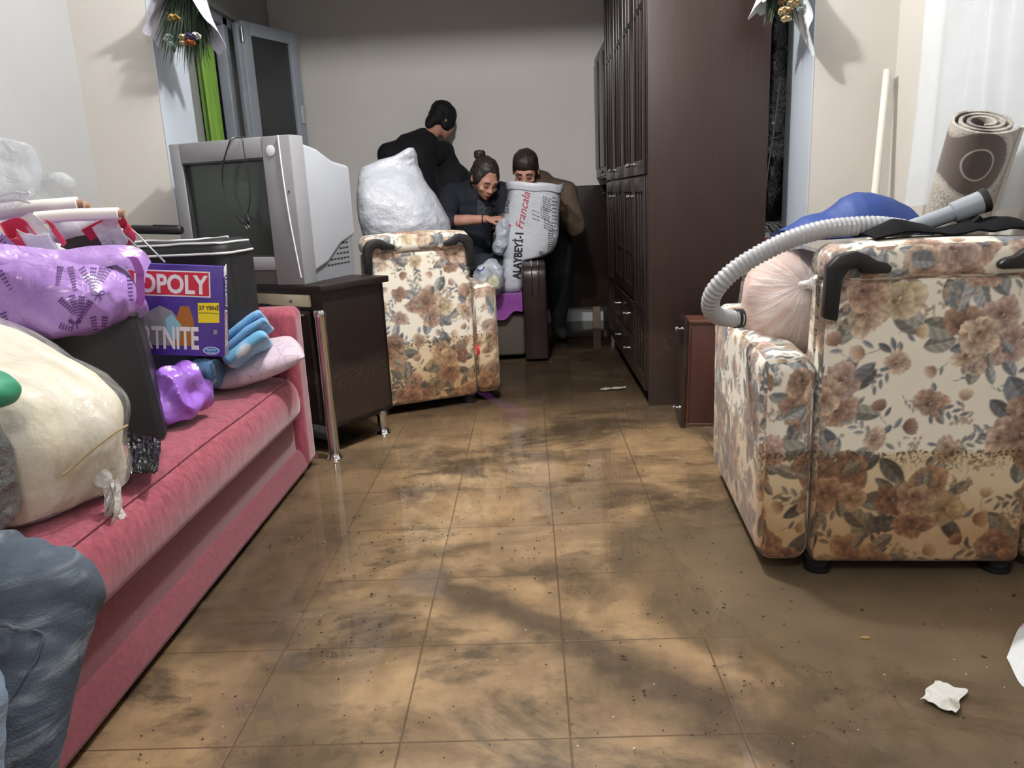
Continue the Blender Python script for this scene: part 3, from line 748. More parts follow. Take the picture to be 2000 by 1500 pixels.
for i in range(4):
    panel_door(uy[i]+.004, uy[i+1]-.004, 1.10, WH-.03, 1.155, kside=1 if i % 2 == 0 else -1)
    if i in (0, 3): panel_door(uy[i]+.004, uy[i+1]-.004, .07, 1.09, 1.0, kside=1 if i % 2 == 0 else -1)
    else:
        panel_door(uy[i]+.004, uy[i+1]-.004, .47, 1.09, 1.0, kside=1 if i % 2 == 0 else -1)
        for z0 in (.07, .265):
            dr = MB().box((WX0-.016, uy[i]+.004, z0), (WX0+.018, uy[i+1]-.004, z0+.19), .006).obj('drawer', M_WARDF, ward)
            knob((WX0-.016, (uy[i]+uy[i+1])/2, z0+.10), (-1, 0, 0), 'knob', dr)
# hanging cupboard and headboard of the same bedroom set, by the back wall
hang = thing('wall_cupboard', 'narrow dark wall cupboard hanging beyond the tall wardrobe', 'cupboard', (.56, 5.5, 1.13))
MB().box((WX0+.02, 5.46, 1.13), (.86, YB-.02, 2.02), .004).obj('body', M_WARDF, hang)
dd = MB().box((WX0-.002, 5.47, 1.14), (WX0+.02, 5.88, 2.01), .004).box((WX0-.012, 5.52, 1.20), (WX0-.002, 5.83, 1.95), .006).obj('door', M_WARDF, hang)
knob((WX0-.004, 5.52, 1.165), (-1, 0, 0), 'knob', dd)
dd = MB().box((WX0-.002, 5.89, 1.14), (WX0+.02, YB-.03, 2.01), .004).box((WX0-.012, 5.93, 1.20), (WX0-.002, YB-.08, 1.95), .006).obj('door', M_WARDF, hang)
head = thing('headboard', 'dark brown bed headboard standing against the back wall', 'headboard', (.42, 6.2, 0))
MB().box((-.30, 6.20, .13), (.635, 6.24, 1.085), .006).obj('panel', M_WARDF, head)
for x in (-.27, .585): MB().box((x, 6.205, 0), (x+.045, 6.238, .135), .003).obj('leg', M_WARDF, head)
knob((.60, 6.198, 1.02), (0, -1, 0), 'knob', head, .8)

# drawer pulled out of the wardrobe, standing on end
M_MAHO = pm('reddish_brown_drawer_board', (82, 48, 42), .45, var=(7, (70, 40, 36)), stretch=(5, 5, .6))
M_MAHOE = pm('brown_drawer_edge', (96, 58, 42), .45, var=(9, (72, 44, 34)), stretch=(5, 5, .4))
drw = thing('drawer', 'reddish brown drawer standing on end between wardrobe and rose armchair', 'drawer', (.70, 3.27, 0), math.radians(-4))
DM = MW[drw.name] @ Matrix.Rotation(math.radians(1.5), 4, 'Y')
def dbox(lo, hi, bev=.003): return MB().box(lo, hi, bev, M=DM)
dbox((-.035, -.002, .02), (.23, .012, .462)).obj('bottom_board', M_MAHO, drw)
dbox((-.062, -.012, .0), (-.042, .17, .482)).obj('front_board', M_WARDF, drw)
MB().box((-.042, -.006, .462), (.24, .15, .478), .003, M=DM).box((-.042, -.006, .004), (.24, .15, .02), .003, M=DM).box((-.042, -.006, .02), (-.028, .15, .462), .003, M=DM).box((.226, -.006, .02), (.24, .15, .462), .003, M=DM).obj('side_board', M_MAHOE, drw)
for z in (.08, .435): 
    p = DM @ Vector((-.062, .04, z)); knob(p, DM.to_3x3() @ Vector((-1, 0, 0)), 'knob', drw)

# ------------------------------------------------------------------ clutter between wardrobe and jamb
M_BIN = pm('black_bin_liner_film', (22, 22, 24), .22, bump=(16, .9, .03), coat=.3)
b_ = bag((1.21, 3.99, 1.48), (.085, .15, .62), sq=3, amp=.02, f=7, camp=.014, cf=9, seed=4)
tag(b_.obj('wrapped_bundle', M_BIN), 'tall black plastic wrapped bundle squeezed between wardrobe and door jamb', 'bundle')
def zebra():
    s = NT('black_and_white_speckled_print'); w = s.n('ShaderNodeTexWave', wave_type='BANDS', bands_direction='DIAGONAL'); w.inputs['Scale'].default_value = 34; w.inputs['Distortion'].default_value = 9
    w.inputs['Detail'].default_value = 3; s.t.links.new(s.co(), w.inputs[0])
    s.set(Base_Color=s.mix(s.ramp(w.outputs['Fac'], .4, .6), lin((44, 44, 46)), lin((176, 176, 176))), Roughness=.6); return s.m
pk = thing('carton', 'speckled black and white carton under the black bundle', 'carton', (1.21, 3.98, 0))
MB().box((1.115, 3.87, .0), (1.33, 4.12, .85), .012).obj('box', zebra(), pk)
lb = MB().box((1.125, 3.866, .735), (1.185, 3.871, .80), .001).obj('label', pm('white_label', (206, 202, 198), .6), pk)
MB().box((1.13, 3.8645, .765), (1.178, 3.8665, .775)).obj('red_stripe', pm('red_label_stripe', (176, 70, 66), .6), lb)
MB().tube(smoothpath([W(1524, 150, Y=3.80), W(1512, 250, Y=3.78), W(1500, 330, Y=3.78), W(1493, 400, Y=3.78)]), .003, 6).obj('thin_cable', pm('grey_cable', (120, 116, 114), .5), None)
tag(bpy.data.objects['thin_cable'], 'thin grey cable hanging in the gap beside the wardrobe', 'cable')

# ------------------------------------------------------------------ people
def bones(mb, chain, n=None):
    """chain of (point, radius): spheres strung along it"""
    for (p, r), (q, s) in zip(chain, chain[1:]):
        p, q = Vector(p), Vector(q); L = (q-p).length; k = max(2, int(L/(min(r, s)*.45)))
        for i in range(k+1):
            t = i/k; mb.ball(p.lerp(q, t), r+(s-r)*t, 2)
def head_balls(mb, H):
    """H: head frame, +x to the right of the face, -y the way it looks, z up; chin to crown .225"""
    def e(c, r): mb.ball((0, 0, 0), 1, 2, M=None) if False else mb.ball(H @ Vector(c), r, 2, M=H.to_3x3().to_4x4())
    e((0, .012, .045), (.074, .092, .082)); e((0, -.030, .005), (.066, .066, .082)); e((0, -.046, -.045), (.050, .050, .052))
    e((0, -.072, -.075), (.024, .022, .020)); e((0, -.062, -.030), (.054, .036, .050))
    for s in (-1, 1):
        e((s*.030, -.082, .032), (.026, .014, .009)); e((s*.031, -.080, .012), (.015, .012, .010)); e((s*.042, -.070, -.018), (.022, .020, .020))
        e((s*.078, .012, .000), (.009, .020, .032))
    e((0, -.092, .010), (.010, .014, .022)); e((0, -.104, -.010), (.012, .015, .014)); e((0, -.112, -.018), (.013, .011, .010))
    for s in (-1, 1): e((s*.012, -.100, -.021), (.009, .010, .008))
    e((0, -.094, -.044), (.024, .010, .006)); e((0, -.092, -.054), (.021, .010, .007))
def hand_balls(mb, wrist, aim, palm_n, s=1., curl=.9):
    """wrist point, direction of the fingers, palm normal"""
    d = Vector(aim).normalized(); n = Vector(palm_n); n = (n-d*n.dot(d)).normalized(); w = d.cross(n)
    P = Vector(wrist)
    for k in range(5):
        for a in (-.028, -.010, .010, .028): mb.ball(P+d*(.018+.016*k)*s+w*a*s*(.75+.06*k), .0125*s, 1)
    for a, L in ((-.031, .066), (-.011, .078), (.010, .074), (.030, .058)):
        p = P+d*.088*s+w*a*s; dirn = d.copy(); ch = [(p, .0092*s)]
        for j, f in enumerate((.45, .32, .23)):
            dirn = (dirn*math.cos(curl*.55)+n*math.sin(curl*.55)).normalized(); p = p+dirn*L*f*s; ch.append((p, (.0086-.0012*j)*s))
            n2 = (n-dirn*n.dot(dirn)).normalized()
        bones(mb, ch)
    p = P+d*.02*s-w*.034*s; bones(mb, [(p, .013*s), (p+d*.032*s-w*.018*s+n*.012*s, .011*s), (p+d*.058*s-w*.014*s+n*.03*s, .0095*s), (p+d*.074*s-w*.004*s+n*.042*s, .008*s)])
def frame(pos, yaw, pitch=0., roll=0., s=1.):
    """yaw 0 looks at the camera (-y); pitch > 0 looks down"""
    return Matrix.Translation(pos) @ Matrix.Rotation(yaw, 4, 'Z') @ Matrix.Rotation(pitch, 4, 'X') @ Matrix.Rotation(roll, 4, 'Y') @ Matrix.Scale(s, 4)
M_SKIN = pm('skin', (202, 152, 132), .5, var=(20, (186, 132, 114)), bump=(90, .05, .002))
M_HAIRD = pm('dark_brown_hair', (38, 30, 28), .5, var=(60, (62, 50, 46)), bump=(120, .5, .006), stretch=(1, 1, .25))
M_HAIRB = pm('black_hair', (14, 13, 14), .75, bump=(120, .4, .006), stretch=(1, 1, .25))
M_BLK = pm('black_jersey', (13, 15, 20), .85, bump=(22, .3, .012), var=(5, (20, 22, 28)))
M_NAVY = pm('dark_navy_cloth', (22, 27, 38), .85, bump=(20, .35, .012), var=(6, (32, 38, 50)))
M_DJEAN = pm('dark_jeans', (30, 36, 48), .85, var=(9, (42, 50, 62)), bump=(260, .2, .002))
M_BROWN = pm('brown_jersey', (98, 82, 68), .85, var=(7, (86, 72, 60)), bump=(20, .3, .012))
M_BROW = pm('brow_hair', (40, 28, 24), .7)
M_LIP = pm('lip_colour', (168, 96, 90), .5)
def folds(amp, f, seed=0): return lambda p, n: n*(amp*crease(p, f, seed)+amp*.7*nz(p, f*.5, seed+2))
def face_bits(parent, H, lids=True):
    for s in (-1, 1):
        MB().tube([H @ Vector(q) for q in ((s*.012, -.0985, .036), (s*.028, -.099, .041), (s*.046, -.088, .036))], .0032, 6).obj('eyebrow', M_BROW, parent)
        MB().tube([H @ Vector(q) for q in ((s*.018, -.0935, .010), (s*.030, -.0945, .005), (s*.043, -.086, .009))], .0024, 6).obj('lowered_eyelash', M_HAIRB, parent)
    R_ = H.to_3x3().to_4x4()
    MB().ball(H @ Vector((0, -.1015, -.045)), (.020, .0045, .0045), 2, R_).ball(H @ Vector((0, -.1000, -.0500)), (.017, .0045, .005), 2, R_).obj('lips', M_LIP, parent)
def body_obj(mb, parent, vox=.0085): return finish('body', remesh(mb, vox, 5), M_SKIN, parent)
def cloth_obj(name, mb, m, parent, vox=.011, sm=6, amp=.006, f=9, seed=0):
    me = remesh(mb, vox, sm); vdisp(me, folds(amp, f, seed)); return finish(name, me, m, parent)

# --- stooping person in black, back turned
pA = thing('person', 'stooping person in black seen from behind, dark hair, beside the white sack', 'person', (-.68, 5.9, 0))
K_ = 1.115
def far(x, y, z): return Vector((x*K_, y*K_, 1.03+(z-1.03)*K_))
hipA = far(-.60, 5.25, .86); chA = far(-.74, 5.32, 1.33); nkA = far(-.62, 5.36, 1.46)
HA = frame(far(-.545, 5.40, 1.535), math.radians(128), math.radians(38), 0, 1.02)
shL, shR = far(-.90, 5.27, 1.33), far(-.56, 5.46, 1.34)
elL, elR = far(-.80, 5.32, 1.03), far(-.42, 5.46, 1.10); wrL, wrR = far(-.55, 5.42, .92), far(-.36, 5.38, .93)
m = MB(); torsoA = [(hipA, .145), (hipA.lerp(chA, .5)+Vector((-.05, 0, 0)), .135), (chA, .145), (chA.lerp(nkA, .6), .09), (nkA, .055), (far(-.575, 5.38, 1.49), .052)]
bones(m, torsoA); bones(m, [(shL, .07), (chA, .11), (shR, .07)])
for s, e, w_ in ((shL, elL, wrL), (shR, elR, wrR)): bones(m, [(s, .058), (e, .042), (w_, .027)])
hand_balls(m, wrL, (.6, .5, -.5), (0, .3, -1)); hand_balls(m, wrR, (.5, -.5, -.6), (-.6, -.4, -.5))
for sx in (-.085, .095):
    h = hipA+Vector((sx, .02, -.02)); bones(m, [(h, .10), (h+Vector((.02, -.02, -.40)), .062), (h+Vector((.0, .03, -.76)), .042)]); bones(m, [(h+Vector((0, .03, -.80)), .038), (h+Vector((.05, -.14, -.815)), .027)])
head_balls(m, HA); body_obj(m, pA, .010)
m = MB(); bones(m, [(p, r+.018) for p, r in torsoA[:4]]); bones(m, [(shL, .092), (chA, .130), (shR, .092)])
bones(m, [(far(-.73, 5.24, 1.16), .155), (far(-.64, 5.22, .86), .17)])
bones(m, [(far(-.50, 5.30, 1.14), .15), (far(-.46, 5.27, .86), .165)])
for s, e, w_ in ((shL, elL, wrL), (shR, elR, wrR)): bones(m, [(s, .082), (e, .062), (e.lerp(w_, .85), .044)])
cloth_obj('black_top', m, M_BLK, pA, .013, 8, .008, 6)
m = MB()
for sx in (-.085, .095):
    h = hipA+Vector((sx, .02, -.02)); bones(m, [(h, .125), (h+Vector((.02, -.02, -.40)), .085), (h+Vector((.0, .03, -.76)), .062)])
cloth_obj('dark_trousers', m, M_BLK, pA, .013, 6, .008, 7)
m = MB(); RA = HA.to_3x3().to_4x4()
m.ball(HA @ Vector((0, .022, .055)), (.094, .106, .090), 2, RA).ball(HA @ Vector((0, .05, .01)), (.084, .070, .080), 2, RA).ball(HA @ Vector((.058, -.01, .01)), (.030, .062, .075), 2, RA).ball(HA @ Vector((-.058, -.01, .01)), (.030, .062, .075), 2, RA).ball(HA @ Vector((0, .075, -.05)), (.05, .04, .07), 2, RA)
cloth_obj('hair', m, M_HAIRB, pA, .009, 4, .004, 20)

# --- woman with a bun, seated, looking down
pB = thing('person', 'seated person with hair in a bun, black top, bare forearm reaching to the printed sack', 'person', (-.32, 5.25, 0))
HB = frame(W(946, 351, Y=5.16), math.radians(30), math.radians(36), math.radians(4), 1.06)
nkB = HB @ Vector((0, .06, -.11)); chB = Vector((-.345, 5.31, 1.02)); hipB = Vector((-.42, 5.32, .56))
shL, shR = Vector((-.50, 5.30, 1.06)), Vector((-.17, 5.33, 1.05))
elL, wrL = W(868, 432, Y=5.02), W(950, 428, Y=4.95); elR, wrR = Vector((-.13, 5.24, .82)), W(985, 432, Y=5.1)
kn = [Vector((-.29, 4.96, .60)), Vector((-.18, 5.02, .60))]; an = [Vector((-.27, 4.98, .44)), Vector((-.13, 5.03, .44))]
m = MB(); tB = [(hipB, .14), (hipB.lerp(chB, .5), .12), (chB, .125), (chB.lerp(nkB, .65), .075), (nkB, .048), (HB @ Vector((0, .02, -.05)), .048)]
bones(m, tB); bones(m, [(shL, .06), (chB, .10), (shR, .06)])
bones(m, [(shL, .052), (elL, .040), (elL.lerp(wrL, .5), .037), (wrL, .026)]); bones(m, [(shR, .052), (elR, .040), (wrR, .026)])
hand_balls(m, wrL, (1, -.05, .02), (.1, .3, -1), .95, .8); hand_balls(m, wrR, (.6, -.3, -.5), (0, -.2, -1), .9)
for k in range(2):
    h = hipB+Vector((-.05+.14*k, -.04, -.02)); bones(m, [(h, .095), (kn[k], .060), (an[k]+Vector((0, .0, .0)), .05)])
head_balls(m, HB); body_obj(m, pB, .0065)
m = MB(); bones(m, [(p, r+.016) for p, r in tB[:3]]+[(chB.lerp(nkB, .6), .085)]); bones(m, [(shL, .080), (chB, .115), (shR, .080)])
bones(m, [(shL, .078), (elL, .060), (elL.lerp(wrL, .16), .050)]); bones(m, [(shR, .078), (elR, .056), (elR.lerp(wrR, .5), .045)])
top = cloth_obj('black_top', m, M_NAVY, pB, .010, 6, .006, 8)
tr = bvh(top); pr = []
for i in range(9):
    for j in range(11):
        if rnd.random() < .75:
            x, y = 935+i*3.6, 392+j*3.4; s_ = 1.7
            pr.append([W(x-s_, y-s_, Y=5.2), W(x+s_, y-s_, Y=5.2), W(x+s_, y+s_, Y=5.2), W(x-s_, y+s_, Y=5.2)])
finish('chest_print', drape(pr, tr, Vector((0, 1, 0)), .003), pm('faded_grey_print', (70, 73, 78), .8), top, smooth=False)
m = MB()
for k in range(2):
    h = hipB+Vector((-.05+.14*k, -.04, -.02)); bones(m, [(h, .118), (kn[k], .082), (an[k], .068)])
cloth_obj('dark_jeans', m, M_DJEAN, pB, .012, 6, .006, 9)
m = MB(); RB = HB.to_3x3().to_4x4()
m.ball(HB @ Vector((0, .022, .056)), (.083, .095, .082), 2, RB).ball(HB @ Vector((0, .045, .01)), (.080, .070, .080), 2, RB)
for s in (-1, 1): m.ball(HB @ Vector((s*.062, .0, .028)), (.024, .055, .055), 2, RB)
hb = cloth_obj('hair', m, M_HAIRD, pB, .008, 4, .003, 26)
m = MB(); bun = W(937, 303, Y=5.20)
for k in range(26):
    a = k*.62; m.ball(bun+Vector((math.cos(a)*.021, math.sin(a)*.018, .012*math.sin(a*1.7)+.004)), .016, 2)
m.ball(bun, .026, 2)
cloth_obj('hair_bun', m, M_HAIRD, hb, .005, 3, .003, 40)
face_bits(pB, HB)
d = (wrL-elL).normalized(); a_ = d.orthogonal().normalized(); b2 = d.cross(a_); cc = wrL-d*.018
MB().tube([cc+.031*(math.cos(t*.3927)*a_+math.sin(t*.3927)*b2) for t in range(16)], .004, 8, closed=True).obj('wrist_band', M_BLACKPL, pB)

# --- short haired person in brown, bent over the sack
pC = thing('person', 'short haired person in a brown top looking down into the printed sack', 'person', (.06, 5.5, 0))
HC_ = frame(W(1027, 336, Y=5.36), math.radians(-8), math.radians(30), math.radians(3), 1.08)
nkC = HC_ @ Vector((0, .06, -.11)); chC = Vector((.075, 5.55, 1.05)); hipC = Vector((.05, 5.58, .765))
shL, shR = Vector((-.13, 5.52, 1.04)), Vector((.27, 5.52, 1.03))
elL, wrL = Vector((-.165, 5.30, .78)), W(985, 425, Y=5.16); elR, wrR = Vector((.325, 5.36, .80)), Vector((.235, 5.24, .93))
m = MB(); tC = [(hipC, .145), (hipC.lerp(chC, .5), .135), (chC, .135), (chC.lerp(nkC, .65), .08), (nkC, .055), (HC_ @ Vector((0, .02, -.05)), .052)]
bones(m, tC); bones(m, [(shL, .065), (chC, .11), (shR, .065)])
bones(m, [(shL, .055), (elL, .042), (wrL, .027)]); bones(m, [(shR, .055), (elR, .042), (wrR, .027)])
hand_balls(m, wrL, (.4, -.6, -.3), (.6, .2, -.4)); hand_balls(m, wrR, (-.3, -.5, .5), (-.7, .2, 0))
hk = [(Vector((-.08, 5.54, .72)), Vector((-.13, 5.22, .60)), Vector((-.14, 5.30, .44))), (Vector((.19, 5.56, .72)), Vector((.205, 5.42, .50)), Vector((.20, 5.60, .09)))]
for h, k_, a_ in hk: bones(m, [(h, .10), (k_, .060), (a_, .045)])
bones(m, [(Vector((.20, 5.60, .045)), .036), (Vector((.22, 5.48, .035)), .028)])
head_balls(m, HC_); body_obj(m, pC, .0075)
m = MB(); bones(m, [(p, r+.018) for p, r in tC[:3]]+[(chC.lerp(nkC, .55), .09)]); bones(m, [(shL, .088), (chC, .125), (shR, .088)])
bones(m, [(shL, .084), (elL, .064), (elL.lerp(wrL, .9), .044)]); bones(m, [(shR, .084), (elR, .064), (elR.lerp(wrR, .9), .044)])
cloth_obj('brown_top', m, M_BROWN, pC, .010, 6, .006, 8, 4)
m = MB()
for h, k_, a_ in hk: bones(m, [(h, .122), (k_, .082), (a_, .060)])
cloth_obj('dark_trousers', m, M_BLK, pC, .012, 6, .006, 8)
m = MB(); RC = HC_.to_3x3().to_4x4()
m.ball(HC_ @ Vector((0, .010, .066)), (.082, .098, .078), 2, RC).ball(HC_ @ Vector((0, .042, .015)), (.078, .068, .075), 2, RC)
for s in (-1, 1): m.ball(HC_ @ Vector((s*.064, .005, .04)), (.018, .045, .040), 2, RC)
cloth_obj('hair', m, M_HAIRD, pC, .008, 4, .002, 30)
face_bits(pC, HC_)
m = MB(); bones(m, [(Vector((.20, 5.61, .052)), .045), (Vector((.22, 5.48, .042)), .036)]); cloth_obj('shoe', m, M_BLK, pC, .009, 4, .001, 8)

# --- person on the near end of the sofa: only the knees reach into view
def jean_mat(name, a, b, c):
    s = NT(name); f = s.noise(5, None, 5, .6); w = s.noise(7, None, 4, .6, .6, stretch=(1, 1, 4.2))
    col = s.mix(s.ramp(f, .38, .66), lin(a), lin(b)); col = s.mix(s.ramp(w, .52, .66, 0, .75), col, lin(c))
    st_ = s.ramp(s.noise(16, None, 3, .5), .68, .73, 0, .6); col = s.mix(st_, col, lin((30, 36, 46)))
    s.set(Base_Color=col, Roughness=.85); h = s.math('ADD', s.math('MULTIPLY', w, 1.), s.math('MULTIPLY', s.noise(320, None, 2), .2)); s.bump(h, .5, .012); return s.m
M_JEAN = jean_mat('worn_blue_grey_denim', (58, 68, 82), (78, 90, 104), (118, 126, 134))
M_JEANL = jean_mat('lit_blue_denim', (112, 130, 152), (132, 150, 172), (160, 174, 190))  # same jeans, nearer leg: the light falling on it is painted as paler blue
pD = thing('person', 'person in worn blue grey jeans sitting on the near end of the red sofa', 'person', (-1.3, 1.0, 0))
hipD = Vector((-1.36, 1.06, .565)); chD = Vector((-1.50, 1.02, 1.02)); nkD = Vector((-1.47, 1.02, 1.22))
HD = frame((-1.43, 1.02, 1.34), math.radians(80), math.radians(12))
shL, shR = Vector((-1.49, .83, 1.10)), Vector((-1.49, 1.21, 1.10))
m = MB(); tD = [(hipD, .15), (hipD.lerp(chD, .5), .135), (chD, .14), (chD.lerp(nkD, .6), .085), (nkD, .055), (HD @ Vector((0, .02, -.05)), .052)]
bones(m, tD); bones(m, [(shL, .065), (chD, .11), (shR, .065)])
ar_ = ((shL, Vector((-1.42, .78, .82)), Vector((-1.20, .86, .69))), (shR, Vector((-1.42, 1.27, .84)), Vector((-1.27, 1.12, .71))))
for s, e, w_ in ar_: bones(m, [(s, .056), (e, .042), (w_, .028)]); hand_balls(m, w_, (1, 0, -.25), (0, 0, -1))
K1, K2 = Vector((-.845, 1.185, .395)), Vector((-.765, .815, .44))
A1, A2 = Vector((-.845, .92, .10)), Vector((-.75, .70, .10))
hd = [(hipD+Vector((.02, .09, -.02)), K1, A1), (hipD+Vector((.02, -.09, -.02)), K2, A2)]
for h, k_, a_ in hd: bones(m, [(h, .095), (k_, .056), (k_.lerp(a_, .3), .052), (a_, .036)]); bones(m, [(a_-Vector((0, 0, .045)), .036), (a_+Vector((.13, -.02, -.055)), .028)])
head_balls(m, HD); body_obj(m, pD, .010)
m = MB(); bones(m, [(p, r+.018) for p, r in tD[:3]]+[(chD.lerp(nkD, .55), .09)]); bones(m, [(shL, .088), (chD, .125), (shR, .088)])
for s, e, w_ in ar_: bones(m, [(s, .082), (e, .062), (e.lerp(w_, .85), .044)])
cloth_obj('grey_top', m, M_NAVY, pD, .014, 6, .006, 8, 4)
for (h, k_, a_), mt, nm, sd in ((hd[0], M_JEAN, 'jeans_leg', 2), (hd[1], M_JEANL, 'jeans_leg', 6)):
    m = MB(); bones(m, [(h, .125), (h.lerp(k_, .55), .102), (k_, .080), (k_.lerp(a_, .25), .074), (k_.lerp(a_, .55), .068), (a_, .058)])
    me = remesh(m, .008, 6)
    ax = (k_-h).normalized()
    def fo(p, n, k_=k_, ax=ax, sd=sd):
        t = (p-k_).dot(ax); s_ = .5+.5*nz(p, 5, sd)
        return n*(.007*math.sin(t*118+4*nz(p, 4, sd))*s_*max(0, 1-abs(t+.09)/.22)+.006*crease(p, 7, sd)+.006*nz(p, 4, sd))
    vdisp(me, fo); jl = finish(nm, me, mt, pD)
    sm_ = [h.lerp(k_, .5)+Vector((0, -.095, .0)), h.lerp(k_, .8)+Vector((0, -.085, -.01)), k_+Vector((.02, -.078, -.03)), k_.lerp(a_, .3)+Vector((.01, -.072, -.01))]
    t_ = bvh(jl); sp = []
    for p in smoothpath(sm_, 8):
        hq = t_.find_nearest(p); sp.append(hq[0]+hq[1]*.001)
    MB().tube(sp, .0035, 6).obj('seam', mt, jl)
for h, k_, a_ in hd:
    m = MB(); bones(m, [(a_-Vector((.02, 0, .04)), .045), (a_+Vector((.10, -.015, -.05)), .038), (a_+Vector((.15, -.022, -.055)), .030)])
    cloth_obj('shoe', m, M_BLK, pD, .009, 4, .001, 8)

# ------------------------------------------------------------------ the leather armchair behind
M_LEATH = pm('dark_brown_leather', (38, 26, 26), .30, bump=(90, .15, .003), var=(5, (48, 34, 33)))
M_LILAC = pm('purple_sheet', (140, 66, 150), .75, bump=(12, .35, .02), var=(4, (124, 56, 136)), sheen=.2)
M_TAUPE = pm('taupe_upholstery', (84, 76, 68), .8, bump=(200, .1, .002))
lea = thing('leather_armchair', 'dark leather armchair with chrome lines on its arm and a purple sheet on the seat', 'armchair', (-.3, 5.2, 0))
def armprof(y): return None
def leather_arm(x0, x1):
    a = MB(); pts = smoothpath([(4.755, 0, .02), (4.735, 0, .25), (4.735, 0, .50), (4.755, 0, .585), (4.82, 0, .622), (4.95, 0, .628), (5.60, 0, .60), (5.64, 0, .55), (5.64, 0, .02)], 6)
    a.prism([(p.x, p.z) for p in pts], x1-x0, Matrix.Translation((x1, 0, 0)) @ Matrix.Rotation(math.radians(90), 4, 'Z'), bev=.012)
    o = a.obj('arm', M_LEATH, lea, angle=40)
    for fx in (.40, .68):
        xx = x0+(x1-x0)*fx
        MB().tube([(xx, p.x-.004 if p.z < .6 else p.x, p.z+(.003 if p.z > .55 else 0)) for p in pts if p.z > .40 and p.x < 5.1 and not (p.x > 5)], .0042, 8).obj('chrome_strip', M_CHROME, o)
    return o
leather_arm(-.048, .098); leather_arm(-.72, -.60)
MB().box((-.60, 4.86, .03), (-.048, 5.64, .30), .02).obj('seat_front', M_TAUPE, lea)
MB().box((-.598, 4.84, .29), (-.05, 5.6, .425), .045, 4).obj('seat_cushion', M_LEATH, lea)
MB().box((-.598, 5.50, .30), (-.05, 5.68, .82), .05, 4).obj('backrest', M_LEATH, lea)
def shf(u, v):
    x = -.44+.385*u
    if v < .5: y = 5.25-(5.25-4.83)*(v/.5); z = .432+.004*nz(Vector((x, y, 0)), 14)
    else:
        t = (v-.5)/.5; y = 4.826-.012*t; z = .43-t*(.10+.19*(1-u)**1.2+.012*math.sin(u*20)); y -= .010*nz(Vector((x*4, 0, z*2)), 5)
    return Vector((x, y, z))
sh = MB().grid(shf, 40, 48).solid(.004)
tag(sh.obj('purple_sheet', M_LILAC), 'purple sheet spread over the leather armchair seat and hanging down its front', 'sheet')

# ------------------------------------------------------------------ printed sack
M_SACK = pm('white_woven_plastic_sack', (202, 206, 214), .42, bump=(26, .5, .012), var=(4, (186, 191, 200)), coat=.15)
sk = thing('printed_sack', 'tall white printed grain sack with rolled open top in front of the person in brown', 'sack', (-.03, 5.0, .43))
lv = [(.435, -.122, .066, .085), (.46, -.122, .070, .105), (.52, -.120, .070, .112), (.585, -.112, .066, .112), (.632, -.085, .082, .112), (.648, -.035, .128, .116), (.675, -.014, .160, .118), (.72, -.002, .174, .122), (.78, .008, .182, .122), (.86, .016, .180, .122), (.94, .028, .174, .122), (1.02, .044, .164, .124), (1.075, .048, .164, .126), (1.100, .049, .166, .127), (1.108, .049, .174, .134), (1.090, .049, .178, .137), (1.060, .048, .174, .133)]
def sring(z, cx, a, b_, cy=5.0, n=96, wr=1., seed=1):
    out = []
    for k in range(n):
        t = 2*math.pi*k/n; c, s = math.cos(t), math.sin(t)
        x = cx+a*math.copysign(abs(c)**.62, c); y = cy+b_*math.copysign(abs(s)**.75, s); p = Vector((x, y, z))
        d = .008*nz(Vector((x*9, y*9, z*2.2)), 1, seed)+.007*crease(Vector((x*6, y*6, z*2.4)), 1, seed+3)
        out.append(p+Vector((c, s, 0))*d*wr+Vector((0, 0, (.020*nz(Vector((x*7, y*7, 0)), 1.4, 8)-.09*(x-.04))*max(0, min(1, (z-.95)/.1)))))
    return out
rings = []
zz = np.interp(np.linspace(0, len(lv)-1, 64), range(len(lv)), range(len(lv)))
for q in zz:
    i = min(int(q), len(lv)-2); f_ = q-i; rings.append(sring(*[lv[i][k]*(1-f_)+lv[i+1][k]*f_ for k in range(4)]))
rings = [[Vector((-.118, 5.0, .432))+(p-Vector((-.118, 5.0, p.z)))*.3 for p in rings[0]]]+rings
skm = MB().loft(rings, caps=False); skm.b.faces.new([v for v in list(skm.b.verts)[:96]][::-1])
sko = finish('sack_body', skm.mesh(), M_SACK, sk)
inner = MB().loft([sring(z, cx, a*.93, b_*.93) for z, cx, a, b_ in lv[2:9]], caps=False).obj('sack_lining', M_SACK, sk)
st_ = bvh(sko)
M_INKB = pm('black_print_ink', (30, 30, 34), .6); M_INKR = pm('red_print_ink', (178, 44, 62), .6); M_INKG = pm('grey_print_ink', (86, 88, 94), .6)
def sack_text(txt, p0, p1, h, ink, name, bold=.0, shear=0., cap=.72, narrow=1.):
    """lettering running from photo pixel p0 to p1, fitted to that length"""
    A, B = W(*p0, Y=4.88), W(*p1, Y=4.88); u = (B-A).normalized(); v = Vector((u.z*-1, 0, u.x)); 
    P = text_polys(txt, h, bold, shear, .012, narrow); w0 = max(x for q in P for x, y in q); k = (B-A).length/w0
    polys = [[A+u*x*k+v*y for x, y in q] for q in P]
    return finish(name, drape(polys, st_, Vector((0, 1, 0)), .003), ink, sko, smooth=False)
sack_text('ALAYBEYİ-1', (1016, 545), (1022, 455), .070, M_INKB, 'black_lettering', .03)
sack_text('Francala', (1021, 449), (1036, 376), .072, M_INKR, 'red_lettering', .0, .35)
sack_text('la', (994, 459), (998, 437), .085, M_INKR, 'red_lettering', .0, .35)
sack_text('Kİ', (993, 405), (994, 391), .044, M_INKB, 'black_lettering', .02)
sack_text('SI', (993, 419), (994, 408), .044, M_INKB, 'black_lettering', .0)
